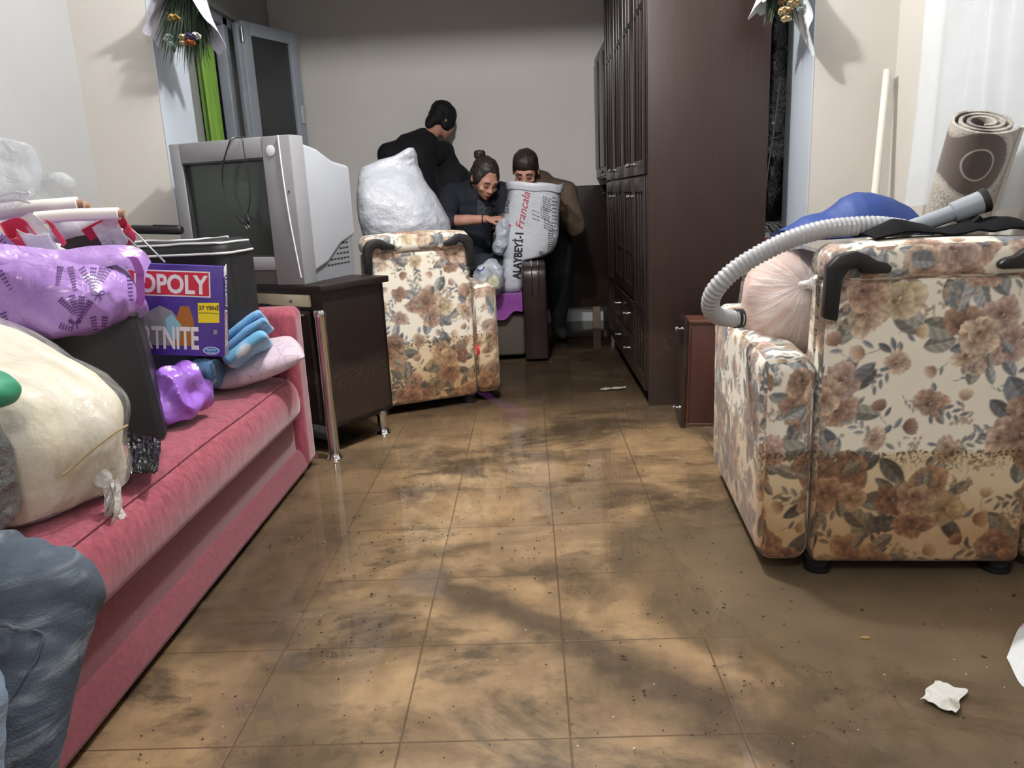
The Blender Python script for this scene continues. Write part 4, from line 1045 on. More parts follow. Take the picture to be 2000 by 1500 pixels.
def lines(spec, ink, name):
    polys = []
    for (x, y, L, n_, sp, ang) in spec:
        for i in range(n_):
            t = 0; yy = y+i*sp
            while t < L:
                w_ = rnd.uniform(2.5, 5.5); a = math.radians(ang)
                q = [(x+t, yy+t*math.tan(a)), (x+t+w_, yy+(t+w_)*math.tan(a)), (x+t+w_, yy+(t+w_)*math.tan(a)+1.5), (x+t, yy+t*math.tan(a)+1.5)]
                polys.append([W(a_, b_2, Y=4.88) for a_, b_2 in q]); t += w_+1.1
    return finish(name, drape(polys, st_, Vector((0, 1, 0)), .003), ink, sko, smooth=False)
lines([(1060, 382, 14, 7, 4.2, 24), (1056, 402, 16, 6, 4.2, 24), (1040, 410, 12, 3, 7.5, 22), (1062, 428, 15, 4, 5, 24), (1070, 450, 12, 12, 4.4, 10), (1078, 385, 8, 10, 7, 10)], M_INKG, 'small_print')
polys = []
for i in range(9):
    x = 1053+i*1.25; polys.append([W(x, 490+i*.3, Y=4.88), W(x+.7, 490+i*.3, Y=4.88), W(x+.7, 497+i*.3, Y=4.88), W(x, 497+i*.3, Y=4.88)])
finish('barcode', drape(polys, st_, Vector((0, 1, 0)), .003), M_INKB, sko, smooth=False)
polys = [[W(975, 485, Y=4.9), W(981, 484, Y=4.9), W(981, 496, Y=4.9), W(976, 500, Y=4.9)]]
finish('black_block', drape(polys, st_, Vector((0, 1, 0)), .003), M_INKB, sko, smooth=False)

# crumpled pale carrier bags by the seated person
M_PBAG = pm('pale_blue_grey_film', (186, 192, 202), .3, bump=(18, .9, .02), var=(6, (160, 168, 182)), coat=.3)
b_ = bag((-.255, 4.80, .535), (.085, .07, .10), sq=2.2, amp=.022, f=12, camp=.02, cf=13, seed=12)
cb = b_.obj('carrier_bag', M_PBAG); tag(cb, 'crumpled pale carrier bag with blue print behind the rose armchair', 'bag', 'pale carrier bags')
tr = bvh(cb)
finish('blue_print', drape([[W(937+math.cos(a)*9, 522+math.sin(a)*9, Y=4.7), W(937+math.cos(a+.4)*9, 522+math.sin(a+.4)*9, Y=4.7), W(937+math.cos(a+.4)*6, 522+math.sin(a+.4)*6, Y=4.7), W(937+math.cos(a)*6, 522+math.sin(a)*6, Y=4.7)] for a in [k*.4 for k in range(13)]], tr, Vector((0, 1, 0)), .003), pm('blue_ink', (52, 66, 150), .5), cb, smooth=False)
b_ = bag(W(980, 462, Y=4.90), (.036, .035, .105), rot=(0, .25, 0), sq=2.2, amp=.016, f=14, camp=.014, cf=15, seed=15)
tag(b_.obj('carrier_bag', M_PBAG), 'translucent pale plastic bag held at the left edge of the printed sack', 'bag', 'pale carrier bags')
b_ = bag(W(962, 557, Y=4.72), (.055, .05, .055), sq=2.2, amp=.016, f=14, camp=.016, cf=15, seed=18)
tag(b_.obj('crumpled_wrapper', pm('yellow_green_wrapper', (172, 172, 140), .4, var=(14, (150, 158, 176), .45, .55), bump=(20, .5, .01))), 'small crumpled yellowish wrapper low behind the rose armchair', 'wrapper')

# white sack leaning in the far armchair
M_WSACK = pm('bright_white_plastic_sack', (184, 187, 195), .42, bump=(10, .9, .03), var=(5, (168, 172, 182)), coat=.15)
wl = [(470, 716, 868, .15), (455, 708, 873, .19), (438, 704, 870, .20), (420, 702, 862, .20), (400, 699, 851, .195), (385, 698, 842, .185), (368, 697, 829, .165), (350, 698, 819, .135), (336, 700, 813, .105), (325, 704, 809, .085), (312, 730, 807, .065), (302, 762, 806, .05), (293, 780, 803, .038), (287, 793, 800, .02)]
rings = []
qs = np.linspace(0, len(wl)-1, 90); V_ = np.array(wl, float)
for q in qs:
    y_, xa, xb, dp = [float(np.interp(q, range(len(wl)), V_[:, k])) for k in range(4)]
    A, B = W(xa, y_, Y=4.06), W(xb, y_, Y=4.06); c = (A+B)/2+Vector((0, .10-.25*max(0, dp-.1), 0)); hw = (B-A).length/2; ring = []
    for k in range(120):
        t = 2*math.pi*k/120; co_, si_ = math.cos(t), math.sin(t)
        p = c+Vector((hw*math.copysign(abs(co_)**.85, co_), dp*math.copysign(abs(si_)**.85, si_)+.30*co_*hw, 0)); p.z -= .02*co_*0
        d_ = .008*crease(Vector((p.x*5+p.z*3, p.y*5, p.z*6)), 1.3, 4)+.004*crease(Vector((p.x*9-p.z*7, p.y*9, p.z*10)), 1.4, 9)+.008*nz(p, 6, 3)
        ring.append(p+Vector((co_*.6, si_, .15))*d_)
    rings.append(ring)
base = [Vector((c_.x, c_.y, .45)) for c_ in [Vector((-.70, 4.15, 0))+(p-Vector((p.x, p.y, p.z)))+(Vector((p.x, p.y, 0))-Vector((-.66, 4.12, 0)))*.75 for p in rings[0]]]
wsm = MB().loft([base, [p+Vector((0, 0, .07)) for p in base]]+rings)
ws = wsm.obj('white_sack', M_WSACK, angle=80); tag(ws, 'big plain white plastic sack slumped over the back of the rose armchair by the television', 'sack')

# ------------------------------------------------------------------ the pile on the sofa
def film_mat(name, rgb, streak, opac=(.15, .55), scale=5, stretch=(1, 1, 1)):
    """thin translucent bag film over what is inside"""
    s = NT(name); f = s.noise(scale, None, 5, .6, .5, stretch=stretch)
    s.set(Base_Color=lin(rgb), Roughness=.16, Alpha=s.ramp(f, .38, .66, *opac)); s.bump(s.noise(scale*3, None, 4, .6, 1.), .7, .012)
    return s.m
# cream quilt in a clear bag
M_QUILT = pm('cream_quilt', (218, 211, 192), .85, var=(5, (198, 188, 162)), bump=(9, .5, .03))
M_FILM = film_mat('clear_bag_film', (236, 236, 236), None, (.08, .42), 4.5, (1, 4, 2))
qc = Vector((-1.27, 1.645, .578))
qt = thing('quilt_bag', 'big cream quilt packed in a knotted clear plastic bag on the red sofa', 'bag', (qc.x, qc.y, .42))
qrot = (0, math.radians(21), math.radians(-20))
def qshape(p, q): q = q.copy(); q.z *= (1+.10*p.x); q.y *= 1+.05*p.x; return q
def qseam(p, n):
    return n*0
qa = dict(rot=qrot, sq=3.1, f=5, seed=31, floor=.428, shape=qshape)
bag(qc, (.335, .205, .195), amp=.022, camp=.010, cf=6, res=(120, 80), **qa).obj('quilt', M_QUILT, qt)
bag(qc, (.345, .214, .203), amp=.024, camp=.013, cf=6.4, res=(140, 90), **qa).obj('clear_film', M_FILM, qt)
_tf = bvh([o for o in bpy.data.objects if o.name == 'clear_film'][0])
_d = (W(206, 938, X=-1.02)-CAM).normalized(); _h = _tf.ray_cast(CAM, _d)
kn_ = (_h[0] if _h[0] else W(206, 938, X=-1.0))-_d*.012
fl = MB()
for k in range(5):
    a = (k-2)*.17
    fl.grid(lambda u, v, a=a, k=k: kn_+Vector((.012+.016*math.sin(v*3+k), (u-.5)*(.012+.034*v)*(1-.55*max(0, v-.6)/.4)+.020*v*math.sin(a*3)-.010*v, -.095*v+.004*math.sin(u*9+k))), 6, 14)
fl.solid(.0012).obj('knot_tail', film_mat('white_film_tail', (238, 236, 232), None, (.5, .85), 20), qt)
MB().ball(kn_+Vector((-.005, 0, .004)), (.016, .016, .018)).disp(lambda p, n: n*.006*crease(p, 60)).obj('knot', M_FILM, qt)
se = smoothpath([W(268, 822, X=-1.02), W(235, 838, X=-1.005), W(190, 870, X=-1.005), W(150, 905, X=-1.02), W(122, 928, X=-1.03)])
tq = _tf
pp = []
for p in se:
    h = tq.ray_cast(CAM, (p-CAM).normalized())
    if h[0]: pp.append(h[0]-(p-CAM).normalized()*.0005)
if len(pp) > 3: MB().tube(smoothpath(pp[::4]+[pp[-1]], 6), .0028, 6).obj('quilt_piping', pm('brownish_piping', (150, 134, 100), .8), qt)

# green and silver bag at the left edge
M_GRN = pm('green_plastic', (46, 138, 104), .6, coat=.0, bump=(20, .3, .01))
g0 = W(-14, 742, Y=1.36); g1 = W(-58, 900, Y=1.36)
gb = thing('gift_bag', 'green topped silver bag at the left end of the cream quilt bag', 'bag', (g1.x, g1.y, .42))
bag(Vector((g1.x-.03, 1.36, .555)), (.085, .055, .13), rot=(0, 0, .2), sq=3, amp=.010, camp=.012, cf=13, seed=41, floor=.425).obj('silver_body', pm('wrinkled_silver_film', (120, 122, 124), .22, .55, bump=(22, 1., .02)), gb)
bag(g0+Vector((-.055, 0, -.004)), (.085, .055, .030), rot=(.0, .42, .2), sq=2.6, amp=.008, camp=.010, cf=12, seed=43).obj('green_top', M_GRN, gb)

# black bin, upside-down tub, with a scrap of black film at its foot
M_BINP = pm('black_matt_plastic', (22, 23, 28), .42, bump=(70, .06, .002), var=(3, (30, 31, 36)))
c0 = [W(322, 838, Y=2.02), W(276, 612, Y=2.05)]
tub = thing('black_tub', 'black rectangular plastic tub behind the cream quilt bag under the lavender bag', 'tub', (-1.33, 2.15, .42))
x1b, x1t, zt, zb = c0[0].x, c0[1].x, c0[1].z-.004, .425
TR = Matrix.Translation((x1b, 2.02, 0)) @ Matrix.Rotation(math.radians(22), 4, 'Z') @ Matrix.Translation((-x1b, -2.02, 0))
rr = []
for t in range(9):
    k = t/8; z = zb+(zt-zb)*k; xr = x1b+(x1t-x1b)*k; xl = -1.56+.02*k; yf, yb = 2.02+.02*k, 2.23-.01*k; r = .022; ring = []
    for cx, cy, a0 in ((xr-r, yb-r, 0), (xl+r, yb-r, 90), (xl+r, yf+r, 180), (xr-r, yf+r, 270)):
        for q in range(6):
            a = math.radians(a0+18*q); ring.append(TR @ Vector((cx+r*math.cos(a), cy+r*math.sin(a), z-.05*(xr-cx)*k)))
    rr.append(ring)
MB().loft(rr).obj('tub_body', M_BINP, tub, angle=50)
rim = [p+Vector((0, 0, .002)) for p in rr[-1]]
MB().tube(rim, .006, 8, closed=True).obj('rim', M_BINP, tub)
_q = [W(248, 850, Z=.47), W(316, 866, Z=.436), W(310, 928, Z=.432), W(256, 932, Z=.436)]
sb = MB().grid(lambda u, v: (_q[0]*(1-u)*(1-v)+_q[1]*u*(1-v)+_q[2]*u*v+_q[3]*(1-u)*v)+Vector((0, 0, .012*abs(nz(Vector((u*4, v*4, 0)), 1.7))+.008*nz(Vector((u*9, v*9, 3)), 1)+.008)), 30, 30).solid(.003)
tag(sb.obj('black_film_scrap', M_BIN), 'small crumpled black film scrap poking out beside the cream quilt bag', 'scrap')

# lavender carrier bags
def lav_mat(name, a, b):
    s = NT(name); f = s.noise(7, None, 5, .6, 1.); s.set(Base_Color=s.mix(s.ramp(f, .35, .7), lin(a), lin(b)), Roughness=.24)
    s.set(Coat_Weight=.35); s.b.inputs['Coat Roughness'].default_value = .1; s.bump(s.noise(11, None, 3, .5, .6), .8, .025); return s.m
M_LAV = lav_mat('lavender_bag_film', (166, 132, 196), (144, 108, 176))
M_LAVP = pm('dark_violet_print', (74, 36, 104), .5)
M_VIO = lav_mat('violet_bag_film', (164, 112, 214), (138, 86, 190))
def sprig(px, py, L, ang, n=9, s=5.5):
    out = []; a = math.radians(ang); c, sn = math.cos(a), math.sin(a)
    for i in range(n):
        t = i/(n-1)
        for sd in (-1, 1, 0):
            ox = sd*s*(.95-.35*t); x = px+c*L*t-sn*ox; y = py+sn*L*t+c*ox; w_ = s*.52*(1-.4*t)
            out.append([(x-w_, y), (x, y-w_*1.2), (x+w_, y), (x, y+w_*1.2)])
    return out
def bow(px, py, s):
    o = []
    for sx in (-1, 1):
        o.append([(px, py), (px+sx*s*.5, py-s*.55), (px+sx*s, py-s*.35), (px+sx*s*.9, py+s*.1), (px+sx*s*.4, py+s*.2)]); o.append([(px, py), (px+sx*s*.25, py+s*.2), (px+sx*s*.6, py+s*.9), (px+sx*s*.4, py+s*.95)])
    return o
def print_on(o, polys, Y, m, name='lavender_print'):
    t_ = bvh(o); b = bmesh.new()
    for q in polys:
        vs = []
        for x, y in q:
            d = (W(x, y, Y=Y)-CAM).normalized(); h = t_.ray_cast(CAM, d)
            if h[0] is None: break
            vs.append(h[0]-d*.0025)
        if len(vs) == len(q):
            try: b.faces.new([b.verts.new(v) for v in vs])
            except ValueError: pass
    for f in b.faces: f.material_index = 1
    b.transform(MW[o.name].inverted()); pme = bpy.data.meshes.new('p'); b.to_mesh(pme); b.free()
    full = bmesh.new(); full.from_mesh(o.data); full.from_mesh(pme); full.to_mesh(o.data); full.free(); o.data.materials.append(m)
lb = thing('lavender_bag', 'full shiny lavender carrier bag with dark sprig print resting on the black tub', 'bag', (-1.42, 2.05, .72))
def lshape(p, q):
    q = q.copy()
    if p.z > .2: q.z += .02*math.sin(p.x*3+1)
    return q
lo_ = bag((-1.375, 2.02, .812), (.300, .18, .100), rot=(0, math.radians(-3), 0), sq=3.4, amp=.020, f=6, camp=.014, cf=8, seed=51, shape=lshape, res=(140, 80)).obj('bag_body', M_LAV, lb)
ra = [W(x, y, Y=1.88+.0007*x) for x, y in ((-40, 486), (40, 494), (100, 500), (160, 492), (225, 490), (262, 500), (279, 522))]
rp = smoothpath(ra, 8)
MB().grid(lambda u, v: rp[int(u*(len(rp)-1))]+Vector((0, -.004+.05*v*v, -.040*(1-v)+.010*v+.004*math.sin(u*30)*(1-v))), len(rp)-1, 6).solid(.003).obj('folded_rim', M_LAV, lb)
rp2 = smoothpath([W(262, 500, Y=1.98), W(279, 522, Y=2.0), W(282, 560, Y=2.02), W(280, 600, Y=2.03)], 8)
MB().grid(lambda u, v: rp2[int(u*(len(rp2)-1))]+Vector((-.016*v, -.012*v, .006*math.sin(u*14))), len(rp2)-1, 6).solid(.003).obj('rim_fold', lav_mat('bright_violet_fold', (172, 104, 200), (152, 86, 184)), lb)
pl = []
for a in ((118, 522, 34, 100, 7), (138, 522, 44, 78, 9), (160, 524, 52, 60, 9), (183, 524, 46, 95, 8), (200, 524, 40, 110, 8), (215, 522, 30, 120, 6), (118, 585, 38, 45, 8), (140, 578, 46, 72, 9), (160, 580, 42, 95, 8), (176, 590, 34, 120, 7), (118, 636, 24, 20, 5), (182, 620, 30, 80, 6), (205, 620, 30, 95, 6), (252, 525, 60, 86, 9), (0, 530, 40, 60, 6), (6, 612, 34, 70, 6)): pl += sprig(*a, s=4.6)
for x, y in ((192, 574), (146, 630)): pl += bow(x, y, 13)
print_on(lo_, pl, 1.85, M_LAVP)
lb2 = thing('lavender_bag', 'second lavender sprig print bag at the left edge, behind the first one', 'bag', (-1.62, 2.30, .74))
lo2 = bag((-1.70, 2.33, .885), (.20, .13, .125), rot=(0, .42, 0), sq=2.4, amp=.018, f=7, camp=.012, cf=9, seed=57).obj('bag_body', M_LAV, lb2)
pl = []
for a in ((2, 415, 34, 10, 6), (4, 432, 40, 15, 7), (0, 452, 46, 25, 8), (2, 470, 40, 40, 6)): pl += sprig(*a, s=3.8)
print_on(lo2, pl, 2.2, M_LAVP)
vc = W(335, 740, Y=2.20)
b_ = bag((vc.x, vc.y, .492), (.068, .10, .070), rot=(0, .3, -.5), sq=1.9, amp=.020, f=13, camp=.028, cf=14, seed=61, floor=.428, res=(120, 80))
vb = b_.obj('violet_bag', M_VIO); tag(vb, 'glossy plain violet bag between the black tub and the board game box', 'bag')

# board game box
M_BOXP = pm('purple_box_print', (84, 58, 160), .32, var=(3.2, (56, 34, 122), .4, .62), coat=.25)
M_BOXD = pm('deep_purple_box_print', (50, 32, 108), .32, coat=.25)
M_WHITE = pm('white_print', (238, 236, 238), .4); M_BRED = pm('red_print', (206, 44, 62), .4); M_YEL = pm('yellow_print', (246, 224, 40), .4)
M_DRED = pm('dark_red_print', (160, 34, 54), .4); M_BLUE = pm('blue_print', (40, 120, 200), .4); M_PALE = pm('pale_blue_print', (150, 200, 220), .4); M_ORAN = pm('orange_brown_print', (176, 112, 46), .4); M_GRYP = pm('grey_print', (150, 152, 160), .4)
BA, BB = W(434, 520, Y=2.30), W(438, 697, Y=2.28)
upb = (BA-BB); bh = upb.length; upb.normalize()
rgb_ = Vector((1, .10, 0)).normalized(); rgb_ = (rgb_-upb*rgb_.dot(upb)).normalized(); nb = rgb_.cross(upb)      # nb points to the viewer
bw, bd = .41, .048
box = thing('board_game_box', 'purple board game box with red title plate standing behind the violet bag', 'board game', BB)
BM = Matrix(((rgb_.x, -nb.x, upb.x, BB.x), (rgb_.y, -nb.y, upb.y, BB.y), (rgb_.z, -nb.z, upb.z, BB.z), (0, 0, 0, 1)))
MB().box((-bw, 0, 0), (0, bd, bh), .0025, M=BM).obj('box_lid', M_BOXP, box)
def plate(x0, z0, x1, z1, m, name, th=.0008, par=None, sk_=0.):
    return MB().prism([(x0, z0), (x1, z0+sk_), (x1, z1+sk_), (x0, z1)], th, BM @ Matrix.Translation((0, -th, 0))).obj(name, m, par or box, smooth=False)
plate(-bw+.012, bh-.095, -.036, bh-.018, M_WHITE, 'title_border'); tp_ = plate(-bw+.016, bh-.091, -.040, bh-.022, M_BRED, 'title_plate', .0014)
def btext(txt, size, x, z, m, name, th=.002, u=None, v=None, **kw):
    return flat_text(txt, size, BM @ Vector((x, -th, z)), u or rgb_, v or upb, name, m, box, th=0, **kw)
btext('MONOPOLY', .076, -bw+.022, bh-.084, M_WHITE, 'white_lettering', .0020, bold=.032, narrow=.80)
plate(-.074, bh-.172, -.012, bh-.112, M_YEL, 'yellow_sticker', .0010, None, .002)
btext('27 YENİ', .0165, -.071, bh-.132, M_INKB, 'black_lettering', .0018, bold=.03)
btext('KARAKTER PİYONU', .0062, -.071, bh-.144, M_INKB, 'black_lettering', .0018, bold=.008)
# plain painted shapes where the cover picture is
def poly(pts, m, name, th=.0008): return MB().prism(pts, th, BM @ Matrix.Translation((0, -th, 0))).obj(name, m, box, smooth=False)
cz = bh-.10
poly([(-.27, .03), (-.10, .03), (-.125, .10), (-.15, .135), (-.185, .15), (-.22, .13), (-.25, .09)], M_GRYP, 'pale_cover_shape', .0006)
poly([(-.16, .03), (-.085, .03), (-.088, .11), (-.10, .150), (-.125, .150), (-.14, .11)], M_ORAN, 'orange_cover_shape', .0007)
poly([(-.165, .05), (-.13, .05), (-.125, .095), (-.15, .125), (-.17, .11)], M_PALE, 'pale_blue_cover_shape', .00085)
btext('FORTNITE', .094, -.306, .022, M_WHITE, 'white_lettering', .0022, bold=.026, narrow=.535)
ov = [(-.038+.024*math.cos(a*.2618), .018+.012*math.sin(a*.2618)) for a in range(24)]
poly(ov, M_WHITE, 'maker_oval_edge', .0010); poly([(-.038+(x+.038)*.88, .018+(z-.018)*.82) for x, z in ov], M_BLUE, 'maker_oval', .0014)
btext('Hasbro', .0105, -.038, .0185, M_WHITE, 'white_lettering', .0022, center=True); btext('Gaming', .0075, -.038, .0105, M_WHITE, 'white_lettering', .0022, center=True)
plate(-.030, .068, -.020, .082, M_GRYP, 'age_mark', .001)
# side panel
sd = -nb; MB().box((-.0002, .002, .002), (.0012, bd-.002, bh-.002), M=BM).obj('box_side', M_BOXD, box, smooth=False)
MB().box((.0010, .012, .030), (.0018, bd-.016, .140), M=BM).obj('side_title_plate', M_WHITE, box, smooth=False); MB().box((.0012, .014, .032), (.0022, bd-.018, .138), M=BM).obj('side_title_plate', M_DRED, box, smooth=False)
def stext(txt, size, y, z, name, **kw): return flat_text(txt, size, BM @ Vector((.003, y, z)), upb, nb, name, M_WHITE, box, th=0, **kw)
stext('MONOPOLY', .0225, .030, .034, 'side_lettering', bold=.015, narrow=.86); stext('FORTNITE', .0250, .034, .150, 'side_lettering', bold=.015, narrow=.92, shear=.15)
for z0 in (.242, .256): MB().prism([(.010, z0), (.034, z0+.012), (.038, z0+.024), (.014, z0+.012)], .0014, BM @ Matrix.Translation((.0008, 0, 0)) @ Matrix.Rotation(math.radians(90), 4, 'Z') @ Matrix.Diagonal((1, -1, 1, 1))).obj('side_mark', M_WHITE, box, smooth=False)

# suitcase with silver piping, and the black object on it
M_SUIT = pm('black_nylon', (20, 21, 24), .55, bump=(160, .25, .003), var=(6, (30, 31, 34)))
M_PIPE = pm('silver_piping', (196, 198, 200), .3)
sc_ = thing('travel_bag', 'black soft travel bag with silver piping behind the board game box', 'bag', (-1.30, 2.62, .42))
sx1 = W(456, 490, Y=2.60).x; stz = W(420, 470, Y=2.7).z
SR = Matrix.Translation((sx1-.01, 2.54, .60)) @ Matrix.Rotation(math.radians(-4), 4, 'Z'); sh_ = .935-.60; sw_ = .56
sm = MB().box((-sw_, 0, 0), (0, .26, sh_), .045, 5, M=SR)
bmesh.ops.subdivide_edges(sm.b, edges=[e for e in sm.b.edges if e.calc_length() > .08], cuts=8, use_grid_fill=True)
sm.disp(lambda p, n: n*(.008*nz(p, 6, 2)+.004*crease(p, 8, 3))+(Vector((0, 0, -.012*abs(nz(p, 4, 8)))) if p.z > .90 else Vector()))
sb_ = sm.obj('bag_body', M_SUIT, sc_, angle=60)
def onsuit(pix, Y):
    t_ = bvh(sb_); o = []
    for p in smoothpath([W(x, y, Y=Y) for x, y in pix], 6):
        h = t_.find_nearest(p); o.append(h[0]+h[1]*.002)
    return o
tz = lambda x, y: SR @ Vector((x, y, sh_+.001))
def snap(pts):
    t_ = bvh(sb_); o = []
    for p in smoothpath(pts, 6): h = t_.find_nearest(p); o.append(h[0]+h[1]*.003)
    return o
MB().tube(snap([SR @ Vector((x, .012, sh_-.012)) for x in (-sw_+.04, -.3, -.15, -.04)]+[SR @ Vector((-.010, .04, sh_-.014)), SR @ Vector((-.008, .13, sh_-.012)), SR @ Vector((-.010, .22, sh_-.014))]), .0042, 8).obj('piping', M_PIPE, sb_)
MB().tube(snap([SR @ Vector((x, -.004, sh_-.045)) for x in (-sw_+.04, -.3, -.15, -.04)]+[SR @ Vector((.0, .04, sh_-.045)), SR @ Vector((.0, .13, sh_-.045)), SR @ Vector((0, .22, sh_-.045))]), .0042, 8).obj('piping', M_PIPE, sb_)
MB().tube(snap([SR @ Vector((-.40, .05, sh_)), SR @ Vector((-.30, .11, sh_)), SR @ Vector((-.20, .07, sh_)), SR @ Vector((-.10, .14, sh_)), SR @ Vector((-.04, .13, sh_))]), .0045, 8).obj('zip_line', M_PIPE, sb_)
q0, q1 = W(256, 447, Y=2.68), W(357, 449, Y=2.70)
ub = MB().box((-1.62, 2.56, .428), (-1.15, 2.80, .596), .05, 4).disp(lambda p, n: n*.006*nz(p, 8))
tag(ub.obj('folded_blanket', pm('dark_blue_wool', (52, 62, 84), .9, bump=(80, .3, .003))), 'dark folded blanket under the black travel bag', 'blanket')
rc = thing('black_handset', 'long black plastic handset lying on top of the travel bag', 'handset', (q0+q1)/2-Vector((0, 0, .02)))
dv = (q1-q0); L_ = dv.length; RM = Matrix.Translation(q0) @ dv.to_track_quat('X', 'Z').to_matrix().to_4x4()
MB().box((0, -.022, -.016), (L_, .022, .014), .011, 4, M=RM).obj('case', M_BLACKPL, rc); MB().box((L_*.45, -.018, .012), (L_*.9, .018, .017), .003, M=RM).obj('cover_plate', pm('dark_grey_plastic', (44, 46, 50), .35), rc)

# paper rolls
M_ROLL = pm('white_roll_paper', (232, 230, 224), .5, var=(4, (222, 219, 210))); M_CORE = pm('brown_cardboard_core', (158, 126, 104), .7)
for i, (pa, pb, Y0, Y1, r) in enumerate((((-30, 416, ), (152, 398), 2.30, 2.36, .021), ((-20, 420), (166, 404), 2.36, 2.42, .019), ((70, 426), (232, 417), 2.20, 2.24, .0175))):
    A, B = W(*pa, Y=Y0), W(*pb, Y=Y1); d = (B-A).normalized()
    lab = ['upper of the white paper rolls with brown cores, left of the travel bag', 'white paper roll half hidden just behind the upper roll', 'foremost white paper roll reaching furthest right over the travel bag'][i]
    rl = thing('paper_roll', lab, 'roll', (A+B)/2-Vector((0, 0, r)), 0, 'white paper rolls')
    MB().tube([A, A.lerp(B, .4)+Vector((0, 0, .003)), B], [r*1.02, r, r], 20).obj('paper', M_ROLL, rl)
    MB().tube([B-d*.002, B+d*.016], r*.62, 16).obj('core', M_CORE, rl)
# clear and red packaging
M_CLEAR = film_mat('clear_packaging_film', (222, 226, 228), None, (.35, .72), 6)
M_REDF = pm('red_ribbon_film', (214, 62, 84), .3, coat=.3)
def ribbon(name, pix, Y, w_, m, label, cat, parent=None, slant=(0, .02, -.006)):
    pts = smoothpath([W(x, y, Y=Y+(k*.006)) for k, (x, y) in enumerate(pix)], 8); s_ = Vector(slant)
    mb = MB().grid(lambda u, v: pts[int(round(u*(len(pts)-1)))]+Vector((0, 0, -w_*(v-.5)))+s_*(v-.5)*2, len(pts)-1, 4).solid(.0012)
    o = mb.obj(name, m, parent)
    if parent is None: tag(o, label, cat)
    return o
rb = thing('packaging_loop', 'clear and red plastic packaging loops crumpled over the lavender bag', 'packaging', W(60, 470, Y=2.1))
ribbon('red_band', [(12, 452), (24, 446), (45, 440), (62, 446), (70, 458)], 2.06, .030, M_REDF, None, None, rb)
ribbon('red_band', [(12, 452), (22, 468), (30, 478), (44, 476), (44, 462)], 2.05, .020, M_REDF, None, None, rb)
ribbon('clear_band', [(54, 448), (72, 440), (86, 446), (98, 460), (106, 470)], 2.08, .052, M_CLEAR, None, None, rb)
ribbon('red_band', [(98, 444), (108, 448), (118, 458), (112, 466)], 2.10, .034, M_REDF, None, None, rb)
ribbon('clear_band', [(46, 470), (64, 478), (86, 482), (106, 480)], 2.04, .050, M_CLEAR, None, None, rb)
rb2 = thing('packaging_loop', 'clear strap with bright red loop end lying on the travel bag top', 'packaging', W(220, 450, Y=2.3))
ribbon('red_band', [(168, 460), (190, 448), (212, 438), (232, 434)], 2.28, .022, M_REDF, None, None, rb2)
ribbon('red_band', [(232, 434), (248, 436), (256, 450), (250, 462), (232, 466)], 2.30, .030, M_REDF, None, None, rb2)
ribbon('clear_band', [(190, 462), (212, 450), (232, 446), (240, 456), (228, 468), (204, 474)], 2.26, .040, M_CLEAR, None, None, rb2)
wp = [W(x, y, Y=2.3) for x, y in ((118, 482), (122, 470), (150, 462), (182, 456), (208, 492), (160, 500))]
wm = MB(); wf = wm.b.faces.new([wm.b.verts.new(p) for p in wp]); wm.solid(.012)
tag(wm.obj('brown_packet', pm('dark_brown_glossy_packet', (48, 36, 38), .25), smooth=False), 'dark brown glossy packet poking up behind the lavender bag rim', 'packet')
wr = MB().tube(smoothpath([W(205, 420, Y=2.34), W(250, 465, Y=2.30), W(290, 505, Y=2.27), W(280, 512, Y=2.26), W(262, 510, Y=2.26), W(225, 478, Y=2.28), W(180, 425, Y=2.34)], 8), .0028, 8)
tag(wr.obj('wire_loop', pm('grey_steel_wire', (170, 172, 174), .3, .8)), 'thin grey wire loop lying across the travel bag', 'wire')
wr = MB().tube(smoothpath([W(222, 418, Y=2.36), W(262, 452, Y=2.33), W(300, 490, Y=2.31), W(322, 512, Y=2.29)], 8), .0028, 8)
tag(wr.obj('wire_rod', pm('grey_steel_rod', (176, 178, 180), .3, .8)), 'straight grey wire rod beside the wire loop on the travel bag', 'wire')
wv = MB().tube(smoothpath([W(-10, 388, Y=2.2), W(20, 376, Y=2.2), W(50, 378, Y=2.2), W(56, 376, Y=2.2), W(57, 381, Y=2.2)], 8), .004, 8).tube(smoothpath([W(-10, 394, Y=2.2), W(30, 390, Y=2.2), W(60, 396, Y=2.2)], 8), .004, 8)
hg = tag(wv.obj('clothes_hanger', pm('white_plastic_hanger', (226, 228, 228), .35)), 'white plastic hanger with a small metal hook over the left pile', 'hanger')
b_ = bag(W(108, 372, Y=2.42), (.058, .03, .042), rot=(0, -.5, 0), sq=2.2, amp=.008, camp=.006, cf=12, seed=71)
tag(b_.obj('clear_blister', film_mat('clear_blister_film', (200, 205, 208), None, (.25, .55), 7)), 'rounded clear blister pack behind the white paper rolls', 'packaging')
b_ = bag(W(-12, 330, Y=2.20), (.105, .07, .095), rot=(0, .5, 0), sq=2.2, amp=.02, f=9, camp=.018, cf=10, seed=75, res=(110, 70))
tag(b_.obj('clear_bag', film_mat('bluish_clear_film', (204, 212, 217), None, (.25, .7), 5)), 'bulging clear plastic bag high at the left edge of the pile', 'bag')
b_ = bag((-1.66, 2.56, .82), (.20, .09, .15), sq=2.6, amp=.02, camp=.015, cf=9, seed=77)
tag(b_.obj('white_bundle', pm('white_cotton_bundle', (214, 214, 216), .8, bump=(20, .4, .01))), 'white cloth bundle under the paper rolls', 'bundle')
b_ = bag(W(165, 448, Y=2.44), (.10, .05, .05), sq=2.2, amp=.016, camp=.014, cf=12, seed=78)
tag(b_.obj('white_film_bag', pm('white_thin_film', (214, 212, 222), .35, bump=(18, .5, .01))), 'crumpled white film bag below the foremost paper roll', 'bag')

